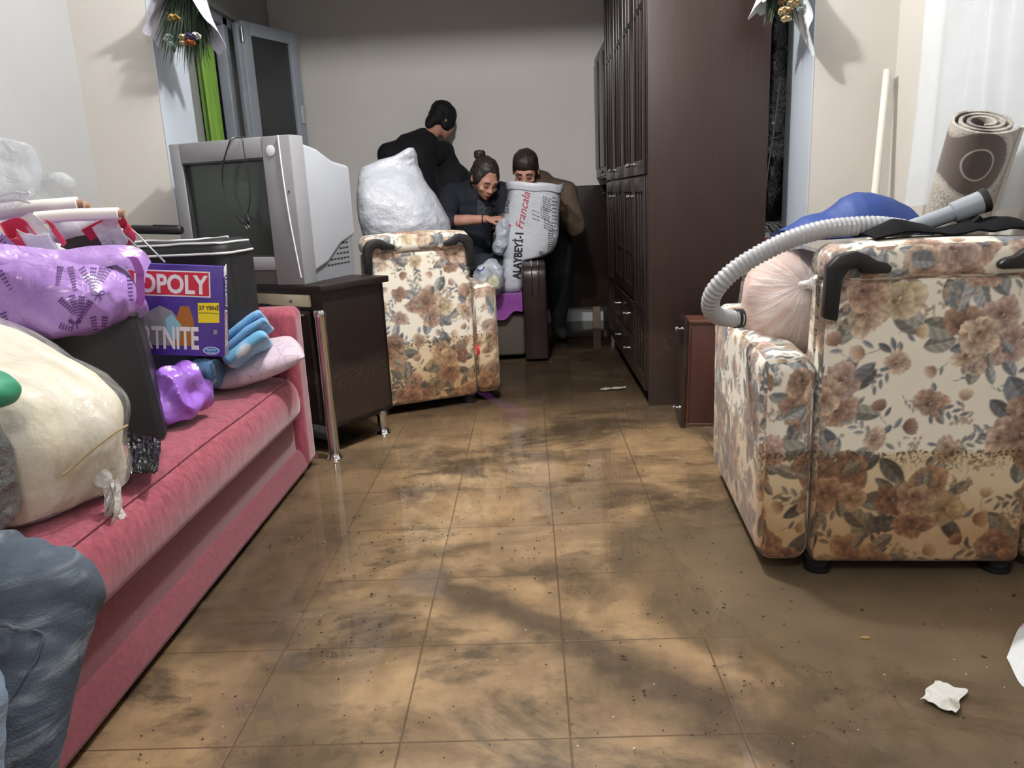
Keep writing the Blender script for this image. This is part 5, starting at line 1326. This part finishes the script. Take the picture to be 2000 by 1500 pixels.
# towels, fleece roll and pillow at the far end of the sofa
def tiedye(name, a, b, c, sc_=6):
    s = NT(name); f = s.noise(sc_, None, 5, .55, .8); g = s.noise(sc_*.7, None, 3)
    col = s.mix(s.ramp(g, .4, .6), lin(a), lin(b)); col = s.mix(s.ramp(f, .52, .62), col, lin(c)); s.set(Base_Color=col, Roughness=.9, Sheen_Weight=.3); s.bump(s.noise(160, None, 3), .35, .004); return s.m
M_TOW = tiedye('light_blue_towel', (108, 162, 206), (84, 142, 194), (150, 196, 226), 3)
M_TOW2 = tiedye('blue_white_towel', (96, 164, 206), (120, 184, 216), (224, 232, 236), 9)
M_FLE = tiedye('deep_blue_fleece', (54, 96, 138), (72, 120, 164), (206, 216, 224), 8)
def fold_towel(px0, px1, Y, wd, th, m, label, seed):
    A, B = W(*px0, Y=Y), W(*px1, Y=Y+.06); d = B-A; L = d.length; u = d.normalized(); w_ = Vector((.25, 1, 0)); w_ = (w_-u*w_.dot(u)).normalized(); n = w_.cross(u) if w_.cross(u).z > 0 else u.cross(w_)
    M = Matrix(((u.x, w_.x, n.x, A.x), (u.y, w_.y, n.y, A.y), (u.z, w_.z, n.z, A.z), (0, 0, 0, 1))); mb = MB().box((0, 0, -th), (L, wd, th), th*.85, 4)
    bmesh.ops.subdivide_edges(mb.b, edges=[e for e in mb.b.edges if e.calc_length() > .03], cuts=7, use_grid_fill=True)
    mb.disp(lambda p, q: Vector((0, 0, .006*math.sin(p.x/L*3.0)+.005*nz(p, 14, seed)))+q*.003*nz(p, 30, seed))
    bmesh.ops.transform(mb.b, matrix=M, verts=mb.b.verts); o = mb.obj('towel', m, angle=80); tag(o, label, 'towel', 'blue towels'); return o
fold_towel((432, 686), (517, 622), 2.48, .20, .0125, M_TOW, 'middle light blue folded towel between game box and sofa arm', 3)
fold_towel((430, 668), (510, 608), 2.50, .19, .0125, M_TOW, 'topmost light blue folded towel, just under the black travel bag', 5)
fold_towel((436, 706), (517, 648), 2.47, .22, .021, M_TOW2, 'lowest of the folded towels, blue and white mottled, on the patterned pillow', 8)
_fc = W(404, 730, Z=.482)
rings = []
for k in range(20):
    s_ = k/19; c = _fc+Vector((-.055+.11*s_, -.02*s_, .004*s_)); r = .054*(1-.25*max(0, abs(s_-.5)*2-.75)/.25)
    ring = []
    for i in range(40):
        t = 2*math.pi*i/40; ring.append(c+Vector((0, math.cos(t)*r*1.15, math.sin(t)*r))+Vector((0, math.cos(t), math.sin(t)))*(.006*nz(Vector((s_*6, t*1.3, 0)), 1, 5)+.004*math.sin(t*2+s_*3)))
    rings.append(ring)
fo = MB().loft(rings); tag(fo.obj('fleece_blanket', M_FLE), 'rolled deep blue and white fleece blanket below the board game box', 'blanket')
def pillow_mat():
    s = NT('lilac_grey_patterned_cotton'); w = s.n('ShaderNodeTexVoronoi', feature='DISTANCE_TO_EDGE'); w.inputs['Scale'].default_value = 26
    mp = s.n('ShaderNodeMapping'); mp.inputs['Scale'].default_value = (1, .6, 1); s.t.links.new(s.co(), mp.inputs[0]); s.t.links.new(mp.outputs[0], w.inputs['Vector'])
    ln_ = s.ramp(w.outputs['Distance'], .02, .05, 1, 0); msk = s.ramp(s.noise(7, None, 3), .42, .55)
    c = s.mix(s.ramp(s.noise(4), .4, .65), lin((204, 186, 198)), lin((188, 170, 184))); c = s.mix(s.math('MULTIPLY', s.math('MULTIPLY', ln_, msk), .55), c, lin((128, 120, 136)))
    s.set(Base_Color=c, Roughness=.7, Sheen_Weight=.3); s.bump(s.noise(9, None, 4), .35, .015); return s.m
_pc = W(502, 706, Z=.488)
PMt = Matrix.Translation(_pc) @ Matrix.Rotation(math.radians(24), 4, 'Z') @ Matrix.Rotation(math.radians(-14), 4, 'Y') @ Matrix.Rotation(math.radians(8), 4, 'X')
def pfn(u, v, sg):
    x, y = (2*u-1), (2*v-1); k = max(0, 1-abs(x)**2.6)*max(0, 1-abs(y)**2.6)
    px_ = .165*x*(1-.07*(1-abs(x))*0-.06*y*y*abs(x)); py_ = .135*y*(1-.06*x*x*abs(y))
    p = Vector((px_, py_, sg*(.050*k**.5)+.004*nz(Vector((x*2, y*2, sg)), 1.6)*(k+.2))); return PMt @ p
pm_ = MB().grid(lambda u, v: pfn(u, v, 1), 30, 26).grid(lambda u, v: pfn(u, v, -1), 30, 26); bmesh.ops.remove_doubles(pm_.b, verts=pm_.b.verts, dist=.0006)
tag(pm_.obj('pillow', pillow_mat(), angle=80), 'small lilac grey patterned pillow on the far end of the red sofa', 'pillow')

# ------------------------------------------------------------------ on and behind the right-hand armchair
# pink blanket in a clear bag
M_PINK = pm('pink_beige_blanket', (222, 196, 182), .85, var=(6, (204, 168, 158)), bump=(9, .5, .02))
pkc = W(1535, 592, Y=2.24)
def radial_film(name, ctr):
    s = NT(name); s.pos()
    v = s.n('ShaderNodeVectorMath', operation='SUBTRACT'); s.t.links.new(s.pos(), v.inputs[0]); v.inputs[1].default_value = ctr
    sp = s.n('ShaderNodeSeparateXYZ'); s.t.links.new(v.outputs[0], sp.inputs[0])
    a = s.math('ARCTAN2', sp.outputs[2], sp.outputs[0]); ln_ = s.n('ShaderNodeVectorMath', operation='LENGTH'); s.t.links.new(v.outputs[0], ln_.inputs[0])
    cv = s.n('ShaderNodeCombineXYZ'); s.put(cv.inputs[0], s.math('MULTIPLY', a, 5.5)); s.put(cv.inputs[1], s.math('MULTIPLY', ln_.outputs['Value'], 3.))
    f = s.noise(1.6, cv.outputs[0], 6, .65); near = s.ramp(ln_.outputs['Value'], .05, .26, 1, .30)
    s.set(Base_Color=lin((244, 240, 240)), Roughness=.15, Alpha=s.math('MULTIPLY', s.ramp(f, .40, .66, .15, 1.), near)); s.bump(f, .9, .02); return s.m
pk_ = thing('blanket_bag', 'pink blanket in a knotted clear bag wedged in the right rose armchair', 'bag', (pkc.x, pkc.y, .46))
kp = W(1583, 556, Y=2.06)
def pshape(p, q):
    q = q.copy(); return q
pa_ = dict(rot=(0, 0, .2), sq=2.35, f=6, seed=83, res=(120, 80))
bag(pkc+Vector((.035, .01, -.005)), (.150, .14, .148), amp=.014, camp=.008, cf=8, **pa_).obj('blanket', M_PINK, pk_)
bag(pkc+Vector((.035, .01, -.005)), (.158, .150, .156), amp=.016, camp=.008, cf=8.5, **pa_).obj('clear_film', radial_film('gathered_clear_film', kp), pk_)
MB().lathe([(.012, -.02), (.007, 0), (.014, .02), (.022, .04), (.018, .055)], 14, Matrix.Translation(kp+Vector((0, .015, 0))) @ Matrix.Rotation(math.radians(80), 4, 'X') @ Matrix.Rotation(math.radians(25), 4, 'Y')).disp(lambda p, n: n*.005*crease(p, 50)).obj('knot', film_mat('white_gathered_film', (242, 240, 240), None, (.7, .95), 20), pk_)

# vacuum hose and wand
M_HOSE = pm('grey_corrugated_plastic', (170, 172, 176), .34, coat=.2); M_WAND = pm('grey_smooth_plastic', (150, 158, 166), .34); M_CAPB = pm('black_rubbery_plastic', (16, 16, 18), .5)
vac = thing('vacuum_hose', 'grey corrugated vacuum hose with wand looping over the right rose armchair', 'vacuum hose', W(1420, 600, Y=2.1))
hp = [W(1446, 622, Y=2.12), W(1425, 622, Y=2.11), W(1400, 616, Y=2.08), W(1388, 600, Y=2.04), W(1392, 575, Y=2.01), W(1412, 548, Y=1.99), W(1445, 520, Y=1.985), W(1490, 493, Y=1.985), W(1545, 467, Y=1.99), W(1605, 449, Y=1.995), W(1665, 442, Y=2.0), W(1715, 441, Y=2.0), W(1765, 447, Y=2.02)]
pts = smoothpath(hp, 30); L = [0]
for a, b_ in zip(pts, pts[1:]): L.append(L[-1]+(b_-a).length)
step = .0031; res_ = []; rad = []; d = 0; i = 0; k = 0
while d < L[-1]:
    while L[i+1] < d: i += 1
    t = (d-L[i])/(L[i+1]-L[i]); res_.append(pts[i].lerp(pts[i+1], t)); rad.append(.0245 if k % 4 in (0, 1) else .0215); d += step; k += 1
MB().tube(res_, rad, 24).obj('hose', M_HOSE, vac, angle=70)
MB().tube([hp[0]+Vector((.006, .004, 0)), hp[0]+Vector((-.016, 0, 0))], .027, 20).obj('hose_end', M_CAPB, vac)
w0, w1, w2 = W(1760, 452, Y=2.02), W(1858, 417, Y=2.00), W(1925, 391, Y=1.985)
dv = (w2-w0).normalized()
wd_ = MB().tube([w0, w1], .0205, 24).tube([w1, w1+dv*.004, w2-dv*.006], [.0205, .0265, .0285], 24).obj('wand', M_WAND, vac, angle=40)
MB().tube([w2-dv*.012, w2, w2+dv*.004], [.0295, .031, .030], 24).obj('wand_mouth', M_CAPB, vac, angle=40)
gp = [w1+dv*.02+Vector((0, 0, -.026)), w1+dv*.06+Vector((0, 0, -.046)), w2-dv*.035+Vector((.0, 0, -.050)), w2-dv*.012+Vector((0, 0, -.034))]
MB().tube(smoothpath(gp, 6), .012, 12).obj('slide_catch', M_CAPB, vac)
# black cloth on the chair back, blue cloth behind it
xa, xb = W(1690, 470, Y=1.95).x, W(1998, 470, Y=1.95).x
def blk(u, v):
    x = xa+(xb-xa)*u; y = 1.895+.14*v
    prof_ = np.interp(u, [0, .08, .18, .30, .36, .46, .55, .63, .72, .83, .93, 1], [.004, .022, .040, .030, .026, .010, .014, .026, .020, .036, .034, .006])
    z = .893+float(prof_)*math.sin(math.pi*min(1, v*.95+.05))**.6+.004*nz(Vector((x*18, y*18, 0)), 1, 3)-.0115*math.exp(-((x-1.0)/.3)**2)*0
    return Vector((x, y, z))
bk = MB().grid(blk, 90, 20).solid(.006)
tag(bk.obj('black_trousers', pm('black_cotton_cloth', (13, 13, 17), .9, bump=(60, .3, .004), spec=.2)), 'black cloth lying along the top of the right rose armchair', 'clothing')
b_lx, b_rx = W(1540, 462, Y=2.16), W(1792, 442, Y=2.16)
def blu(u, v):
    x = b_lx.x+(b_rx.x-b_lx.x)*u; y = 2.06+.26*v
    top = float(np.interp(u, [0, .15, .3, .38, .45, .55, .65, .8, .92, 1], [.905, .935, .945, .965, .985, .998, .998, .98, .955, .92]))
    s_ = math.sin(math.pi*v)**.7
    return Vector((x, y, .885+(top-.885)*s_+.006*nz(Vector((x*14, y*14, 0)), 1, 6)*s_))
bm_ = MB().grid(blu, 60, 30); 
for e in [e for e in bm_.b.edges if e.is_boundary]: pass
bm_.solid(.006); tag(bm_.obj('blue_jacket', pm('royal_blue_nylon', (26, 60, 132), .6, var=(8, (20, 48, 110)), bump=(14, .5, .012))), 'royal blue cloth heaped on the back of the right rose armchair under the hose', 'clothing')
# rolled carpet
def rug_mat(ctr, ax_u, ax_v):
    s = NT('beige_grey_rug_pile'); s.pos()
    def dot(vv):
        v = s.n('ShaderNodeVectorMath', operation='SUBTRACT'); s.t.links.new(s.pos(), v.inputs[0]); v.inputs[1].default_value = ctr
        d_ = s.n('ShaderNodeVectorMath', operation='DOT_PRODUCT'); s.t.links.new(v.outputs[0], d_.inputs[0]); d_.inputs[1].default_value = vv; return d_.outputs['Value']
    u, v = dot(ax_u), dot(ax_v); r = s.math('SQRT', s.math('ADD', s.math('POWER', s.math('MULTIPLY', u, 1.28), 2.), s.math('POWER', v, 2.)))
    base = s.mix(s.ramp(s.noise(150, None, 3, .6), .4, .62), lin((134, 126, 118)), lin((178, 172, 162)))
    disc = s.ramp(r, .096, .100, 1, 0); c = s.mix(disc, base, lin((92, 80, 74)))
    ring = s.math('MULTIPLY', s.ramp(r, .044, .047, 0, 1), s.ramp(r, .049, .052, 1, 0)); c = s.mix(ring, c, lin((170, 164, 154)))
    halo = s.math('MULTIPLY', s.ramp(r, .104, .108, 0, 1), s.ramp(r, .120, .126, 1, 0)); c = s.mix(s.math('MULTIPLY', halo, .5), c, lin((192, 186, 176)))
    core = s.ramp(r, .043, .046, 1, 0); c = s.mix(s.math('MULTIPLY', core, .8), c, lin((76, 66, 62)))
    s.set(Base_Color=c, Roughness=.95, Sheen_Weight=.3); s.bump(s.noise(240, None, 2), .5, .004); return s.m
rt, rb0 = W(1922, 236, Y=2.42), W(1850, 470, Y=2.60)
ax = (rt-rb0).normalized(); rb_ = rb0-ax*((rb0.z-.06)/ax.z); side = Vector((1, 0, 0)); side = (side-ax*side.dot(ax)).normalized(); dep = ax.cross(side)
if dep.y > 0: dep = -dep
rr_ = .098
rings = []; N = 150; turns = 3.2
Lr = (rt-rb_).length
outer = []
for i in range(N+1):
    t = i/N; a = math.radians(38)+2*math.pi*turns*(1-t); r = rr_*(.30+.70*t) if t < 1 else rr_
    outer.append((r*math.cos(a), r*math.sin(a)))
th_r = .010
mbr = MB(); lv_ = 24
def rp_(xy, s_): return rb_+ax*s_+side*xy[0]*1.0+dep*xy[1]
ins = []
for i, (x, y) in enumerate(outer):
    r = math.hypot(x, y); ins.append((x*(r-th_r)/r, y*(r-th_r)/r))
G1 = [[mbr.b.verts.new(rp_(p, Lr*k/lv_)) for p in outer] for k in range(lv_+1)]; G2 = [[mbr.b.verts.new(rp_(p, Lr*k/lv_)) for p in ins] for k in range(lv_+1)]
for k in range(lv_):
    for i in range(N): mbr.b.faces.new((G1[k][i], G1[k][i+1], G1[k+1][i+1], G1[k+1][i])); mbr.b.faces.new((G2[k][i+1], G2[k][i], G2[k+1][i], G2[k+1][i+1]))
    mbr.b.faces.new((G1[k][N], G2[k][N], G2[k+1][N], G1[k+1][N])); mbr.b.faces.new((G2[k][0], G1[k][0], G1[k+1][0], G2[k+1][0]))
for k in (0, lv_):
    for i in range(N): mbr.b.faces.new((G1[k][i], G2[k][i], G2[k][i+1], G1[k][i+1]))
cpx = W(1905, 318, Y=2.40); axp = (cpx-rb_).dot(ax); rc_ = cpx
rug = thing('rolled_rug', 'rolled beige grey rug with brown disc pattern, leaning behind the right rose armchair', 'rug', rb_)
ro = mbr.obj('rug_roll', rug_mat(rc_, side, ax), rug, angle=50)
eo = outer[-1]
MB().tube([rp_((eo[0]*1.03, eo[1]*1.03), Lr*k/20) for k in range(21)], .007, 8).obj('bound_edge', pm('pale_rug_binding', (196, 190, 180), .9), rug)

# net curtain on the right wall, white pole in the corner
def tulle():
    s = NT('white_net_curtain'); f = s.noise(2.2, None, 4)
    d = s.n('ShaderNodeBsdfDiffuse'); d.inputs[0].default_value = (*lin((226, 232, 238)), 1); tl = s.n('ShaderNodeBsdfTranslucent'); tl.inputs[0].default_value = (*lin((220, 226, 232)), 1)
    m1 = s.n('ShaderNodeMixShader'); m1.inputs[0].default_value = .3; s.t.links.new(d.outputs[0], m1.inputs[1]); s.t.links.new(tl.outputs[0], m1.inputs[2])
    tr = s.n('ShaderNodeBsdfTransparent'); m2 = s.n('ShaderNodeMixShader'); s.put(m2.inputs[0], s.ramp(f, .3, .7, .62, .8)); s.t.links.new(tr.outputs[0], m2.inputs[1]); s.t.links.new(m1.outputs[0], m2.inputs[2])
    s.t.links.new(m2.outputs[0], s.out.inputs['Surface']); return s.m
M_TUL = tulle()
cy1 = W(1772, 385, X=XR-.06).y; czb = W(1800, 403, X=XR-.06).z
def cur(y0, y1, x0, amp, n, z0, z1, seed, flare=0.):
    def f(u, v):
        k = 1-v; ph = u*n*2*math.pi+1.1*math.sin(u*9+seed)
        return Vector((x0+amp*(.55+.45*k)*math.sin(ph+.5*math.sin(v*3+seed))+.012*nz(Vector((u*5, v*2, seed)), 1.5), y0+(y1-y0)*u+flare*k*k*(u-.3), z0+(z1-z0)*v+.006*math.sin(ph)*k))
    return f
MB().tube([(XR-.07, 1.0, 2.58), (XR-.07, 3.42, 2.58)], .012, 12).obj('curtain_rail', pm('white_rail', (220, 222, 222), .4))
tag(bpy.data.objects['curtain_rail'], 'white curtain rail high on the right wall', 'rail')
c1 = MB().grid(cur(2.30, cy1-.12, XR-.075, .020, 6, czb, 2.57, 2, .12), 150, 40).obj('net_curtain', M_TUL)
tag(c1, 'white net curtain panel hanging near the corner of the right wall', 'curtain', 'white net curtains')
c2 = MB().grid(cur(1.25, 2.25, XR-.085, .024, 8, czb-.02, 2.57, 5), 170, 40).obj('net_curtain', M_TUL)
tag(c2, 'second white net curtain panel behind the rolled rug at the photo right edge', 'curtain', 'white net curtains')
tag(MB().tube([W(1700, 470, Y=3.38), W(1715, 330, Y=3.42), W(1733, 136, Y=3.46)], [.017, .016, .0145], 16).obj('white_pole', pm('cream_white_pole', (226, 222, 212), .45)), 'cream white pole leaning in the corner behind the right armchair', 'pole')
po = bpy.data.objects['white_pole']
pa, pb = W(1700, 470, Y=3.38), W(1733, 136, Y=3.46); dd_ = (pb-pa).normalized(); foot_ = pa-dd_*((pa.z-.02)/dd_.z)
bpy.data.objects.remove(po)
tag(MB().tube([foot_, pa, pb], [.017, .017, .0145], 16).obj('white_pole', pm('cream_white_pole', (226, 222, 212), .45)), 'cream white pole leaning in the corner behind the right armchair', 'pole')

# ------------------------------------------------------------------ dried bouquets hung head down on the jambs
M_PAPER = pm('white_lilac_wrapping_paper', (224, 222, 234), .55, var=(3, (206, 204, 222)), bump=(8, .3, .01))
M_PAPER2 = pm('white_grey_wrapping_paper', (216, 222, 224), .55, var=(3, (200, 206, 210)), bump=(8, .3, .01))
M_LEAF = pm('dark_green_dried_leaves', (44, 58, 46), .8, var=(20, (70, 86, 66)))
def flower(c, r, m, parent, seed):
    mb = MB(); rr = random.Random(seed); D = Vector((0, -.35, -1)).normalized(); A = D.orthogonal().normalized(); B = D.cross(A)
    for k, (n, rad, op) in enumerate(((6, 1., .95), (5, .75, .62), (4, .5, .35))):
        for i in range(n):
            a = i*6.283/n+k*.5+rr.uniform(-.2, .2); dr = (A*math.cos(a)+B*math.sin(a)); tang = D.cross(dr)
            def pf(u, v, dr=dr, tang=tang, rad=rad, op=op):
                w_ = (u-.5)*2; s_ = v
                return c+dr*(r*rad*op*math.sin(s_*1.5))+tang*(w_*r*.55*math.sin(s_*2.2+.35)*rad)+D*(r*.95*s_*rad*(1.15-op*.5)-r*.22*w_*w_)
            mb.grid(pf, 4, 5)
    mb.ball(c+D*r*.2, r*.42, 1); mb.solid(.0012); return mb.obj('flower', m, parent)
def blade(mb, a, d, L, w_, bend):
    s_ = d.cross(Vector((.3, 1, .2))).normalized()
    V0 = None
    for k in range(5):
        t = k/4; p = a+d*L*t+bend*t*t; ww = w_*(1-t)**.7+.0004
        v1, v2 = mb.b.verts.new(p-s_*ww), mb.b.verts.new(p+s_*ww)
        if V0: mb.b.faces.new((V0[0], V0[1], v2, v1))
        V0 = (v1, v2)
def bouquet(tip, mouth, rad, label, mp, flowers, sweep, seed, tails, nleaf=420, lk=1.):
    """paper cone from tip (top) opening downwards at mouth; sweep: angular span covered by paper"""
    tip, mouth = Vector(tip), Vector(mouth); ax = (mouth-tip).normalized(); Lc = (mouth-tip).length
    A = Vector((1, 0, 0)); A = (A-ax*A.dot(ax)).normalized(); B = ax.cross(A); rr = random.Random(seed)
    t = thing('bouquet', label, 'bouquet', mouth, 0, 'dried bouquets on the jambs')
    def pap(u, v):
        a = math.radians(sweep[0]+(sweep[1]-sweep[0])*u); k = v
        flare = 1+.20*max(0, k-.7)/.3; r = .012+rad*k**1.15*flare
        tl = 0.
        for (aa, ext, wd) in tails: tl += ext*math.exp(-((math.degrees(a)-aa)/wd)**2)
        ru = .012*math.sin(a*5+seed)+.008*math.sin(a*11)
        L_ = Lc*(k*1.0)+max(0, k-.6)/.4*tl+ru*k
        return tip+ax*L_+(A*math.cos(a)+B*math.sin(a))*(r+ru*k)
    MB().grid(pap, 84, 20).solid(.0012).obj('paper_wrap', mp, t)
    lf = MB()
    for i in range(nleaf):
        a = rr.uniform(0, 6.283); q = rad*.62*math.sqrt(rr.random()); o = mouth+(A*math.cos(a)+B*math.sin(a))*q-ax*rr.uniform(.03, .15)
        d_ = (ax+(A*math.cos(a)+B*math.sin(a))*rr.uniform(.0, .45)).normalized(); blade(lf, o, d_, lk*rr.uniform(.08, .19), rr.uniform(.0012, .0040), Vector((0, 0, -.012)))
    tag(lf.obj('foliage', M_LEAF, t), None, None, kind='stuff')
    for i, (ox, oz, r, m) in enumerate(flowers): flower(mouth+Vector((ox, -rad*.62, oz)), r*1.25, m, t, seed+i)
    sm_ = MB()
    for i in range(7): a = i*.9; sm_.tube([tip+(A*math.cos(a)+B*math.sin(a))*.008, mouth-ax*.05+(A*math.cos(a)+B*math.sin(a))*.03], .0022, 6)
    tag(sm_.obj('stems', M_LEAF, t), None, None, kind='stuff')
    return t
F_YEL = pm('faded_yellow_petals', (196, 164, 84), .7, var=(30, (170, 136, 70))); F_CRM = pm('cream_petals', (226, 208, 164), .7, var=(30, (206, 184, 138))); F_WHT = pm('white_petals', (222, 224, 214), .7)
F_VIO = pm('violet_petals', (74, 62, 122), .7); F_ORG = pm('rust_petals', (166, 92, 44), .7); F_BLU = pm('pale_blue_petals', (176, 196, 200), .7); F_BRN = pm('brown_dried_petals', (140, 108, 86), .8)
mL = W(362, 62, Y=3.42)
bouquet(W(372, -95, Y=3.46), mL, .115, 'bouquet with yellow and violet flowers in white paper, hung upside down on the left jamb', M_PAPER,
        [(-.008, .045, .020, F_YEL), (.020, -.030, .017, F_CRM), (.012, -.052, .011, F_CRM), (.046, -.028, .020, F_VIO), (.044, -.052, .016, F_ORG), (.072, -.026, .016, F_WHT), (-.040, -.026, .013, F_BLU), (-.038, -.052, .012, F_BLU), (-.055, -.035, .008, F_WHT)],
        (-78, 258), 5, ((205, .060, 26), (-20, .0, 30), (90, -.13, 48), (-50, .035, 25)))
mR = W(1522, 14, Y=3.44)
bouquet(W(1522, -150, Y=3.48), mR+Vector((.012, 0, .0)), .088, 'bouquet with cream roses in grey white paper, hung upside down on the right jamb', M_PAPER2,
        [(-.010, -.018, .020, F_CRM), (.028, .010, .022, F_CRM), (-.002, -.050, .015, F_CRM), (.012, -.022, .014, F_BRN), (.052, -.018, .010, F_BLU), (.016, -.056, .006, F_WHT), (-.020, .012, .014, F_BRN)],
        (-70, 250), 9, ((0, .20, 40), (200, .0, 20), (95, -.045, 40)), 150, .6)

# ------------------------------------------------------------------ on the wet floor
M_TISS = pm('wet_white_tissue', (206, 206, 202), .6, var=(14, (150, 142, 130), .52, .66), bump=(30, .4, .004))
c4 = [W(1797, 1368, Z=.009), W(1824, 1333, Z=.009), W(1890, 1352, Z=.009), W(1868, 1398, Z=.009)]
ts = MB().grid(lambda u, v: (c4[0]*(1-u)*(1-v)+c4[1]*(1-u)*v+c4[2]*u*v+c4[3]*u*(1-v))+Vector((.004*math.sin(v*9), .004*math.sin(u*8), .004+.006*abs(nz(Vector((u*3, v*3, 0)), 1.3)))), 20, 20).solid(.0012)
tag(ts.obj('tissue', M_TISS), 'soggy white tissue square lying in the muddy puddle', 'tissue')
pc = [W(1966, 1284, Z=.01), W(1998, 1218, Z=.010), W(2060, 1210, Z=.012), W(2075, 1330, Z=.01), W(2004, 1345, Z=.008)]
def pnk():
    s = NT('white_cloth_with_pink_stripe'); s.pos(); d = s.math('ADD', s.math('MULTIPLY', s.py, 1.), s.math('MULTIPLY', s.px, -.4)); w_ = s.ramp(d, 1.165, 1.175); w2 = s.ramp(d, 1.205, 1.215, 1, 0)
    s.set(Base_Color=s.mix(s.math('MULTIPLY', w_, w2), lin((222, 226, 228)), lin((206, 142, 186))), Roughness=.8); s.bump(s.noise(30), .3, .006); return s.m
pcc = sum(pc, Vector())/5; mbp = MB(); ring_o = [mbp.b.verts.new(p) for p in smoothpath(pc+[pc[0]], 6)[:-1]]; ring_i = [mbp.b.verts.new(v.co.lerp(pcc, .45)+Vector((0, 0, .016+.006*math.sin(i)))) for i, v in enumerate(ring_o)]; top_ = mbp.b.verts.new(pcc+Vector((0, 0, .020)))
n_ = len(ring_o)
for i in range(n_): mbp.b.faces.new((ring_o[i], ring_o[(i+1) % n_], ring_i[(i+1) % n_], ring_i[i])); mbp.b.faces.new((ring_i[i], ring_i[(i+1) % n_], top_))
tag(mbp.obj('floor_cloth', pnk(), angle=80), 'crumpled white cloth with a pink stripe at the right edge of the floor', 'cloth')
lfp = W(1690, 1245, Z=.008); tag(MB().ball(lfp, (.012, .006, .0025), 2).disp(lambda p, n: n*.002*nz(p, 200)).obj('peel_scrap', pm('ochre_peel', (150, 116, 62), .6)), 'small ochre peel scrap floating in the muddy puddle', 'scrap')
fo_ = MB().grid(lambda u, v: W(1172, 761, Z=.009).lerp(W(1222, 757, Z=.009), u)+Vector((0, .03*(v-.5)*(.4+abs(math.sin(u*7))), .006*abs(nz(Vector((u*8, v*3, 0)), 1.5)))), 30, 6).solid(.002)
tag(fo_.obj('foam_scrap', pm('whitish_wet_foam', (160, 154, 146), .5, bump=(60, .5, .005))), 'whitish wet scrap on the floor before the wardrobe', 'scrap')
kf = W(1176, 640, Z=.0); kb = MB().box((.475, 5.92, .0), (.535, 5.95, .17), .004, M=None)
tag(kb.obj('wood_offcut', pm('pale_wood_offcut', (120, 100, 84), .7)), 'short pale board standing by the far end of the wardrobe', 'board')
# grit and plant bits carried in by the water
gm = MB(); r2 = random.Random(11)
def bit(x, y, s_, m_z=.0075):
    a = r2.random()*6.28; n_ = r2.choice((3, 4, 5)); el = r2.uniform(.25, .8); vs = []
    for k in range(n_):
        t = a+k*6.283/n_; q = Vector((math.cos(t)*s_, math.sin(t)*s_*el, 0)); q.rotate(Euler((0, 0, a*1.7))); vs.append(gm.b.verts.new(Vector((x, y, m_z))+q))
    gm.b.faces.new(vs)
cl = [(r2.uniform(-.8, .9), r2.uniform(1.15, 3.2), r2.uniform(.05, .16)) for _ in range(30)]
for _ in range(900):
    if r2.random() < .65: cx, cy, sp = r2.choice(cl); x, y = r2.gauss(cx, sp), r2.gauss(cy, sp)
    else: x, y = r2.uniform(-.85, 1.2), r2.uniform(1.1, 3.6)
    if not (-.86 < x < 1.25 and 1.0 < y < 3.6): continue
    if x > .55 and 1.86 < y < 2.75: continue
    bit(x, y, min(.008, .0017*math.exp(abs(r2.gauss(0, .55)))))
gm.solid(.0012); tag(gm.obj('grit', pm('dark_plant_bits', (46, 36, 27), .8), smooth=False), 'dark specks of grit and plant bits scattered over the wet tiles', 'debris', kind='stuff')
gm = MB()
for _ in range(110):
    x, y = r2.uniform(-.8, 1.2), r2.uniform(1.1, 3.3)
    if x > .5 and 1.86 < y < 2.75: continue
    bit(x, y, r2.uniform(.0012, .0028), .0078)
gm.solid(.0012); tag(gm.obj('pale_grit', pm('pale_foam_bits', (214, 208, 198), .4), smooth=False), 'tiny pale foam specks scattered over the wet tiles', 'debris', kind='stuff')
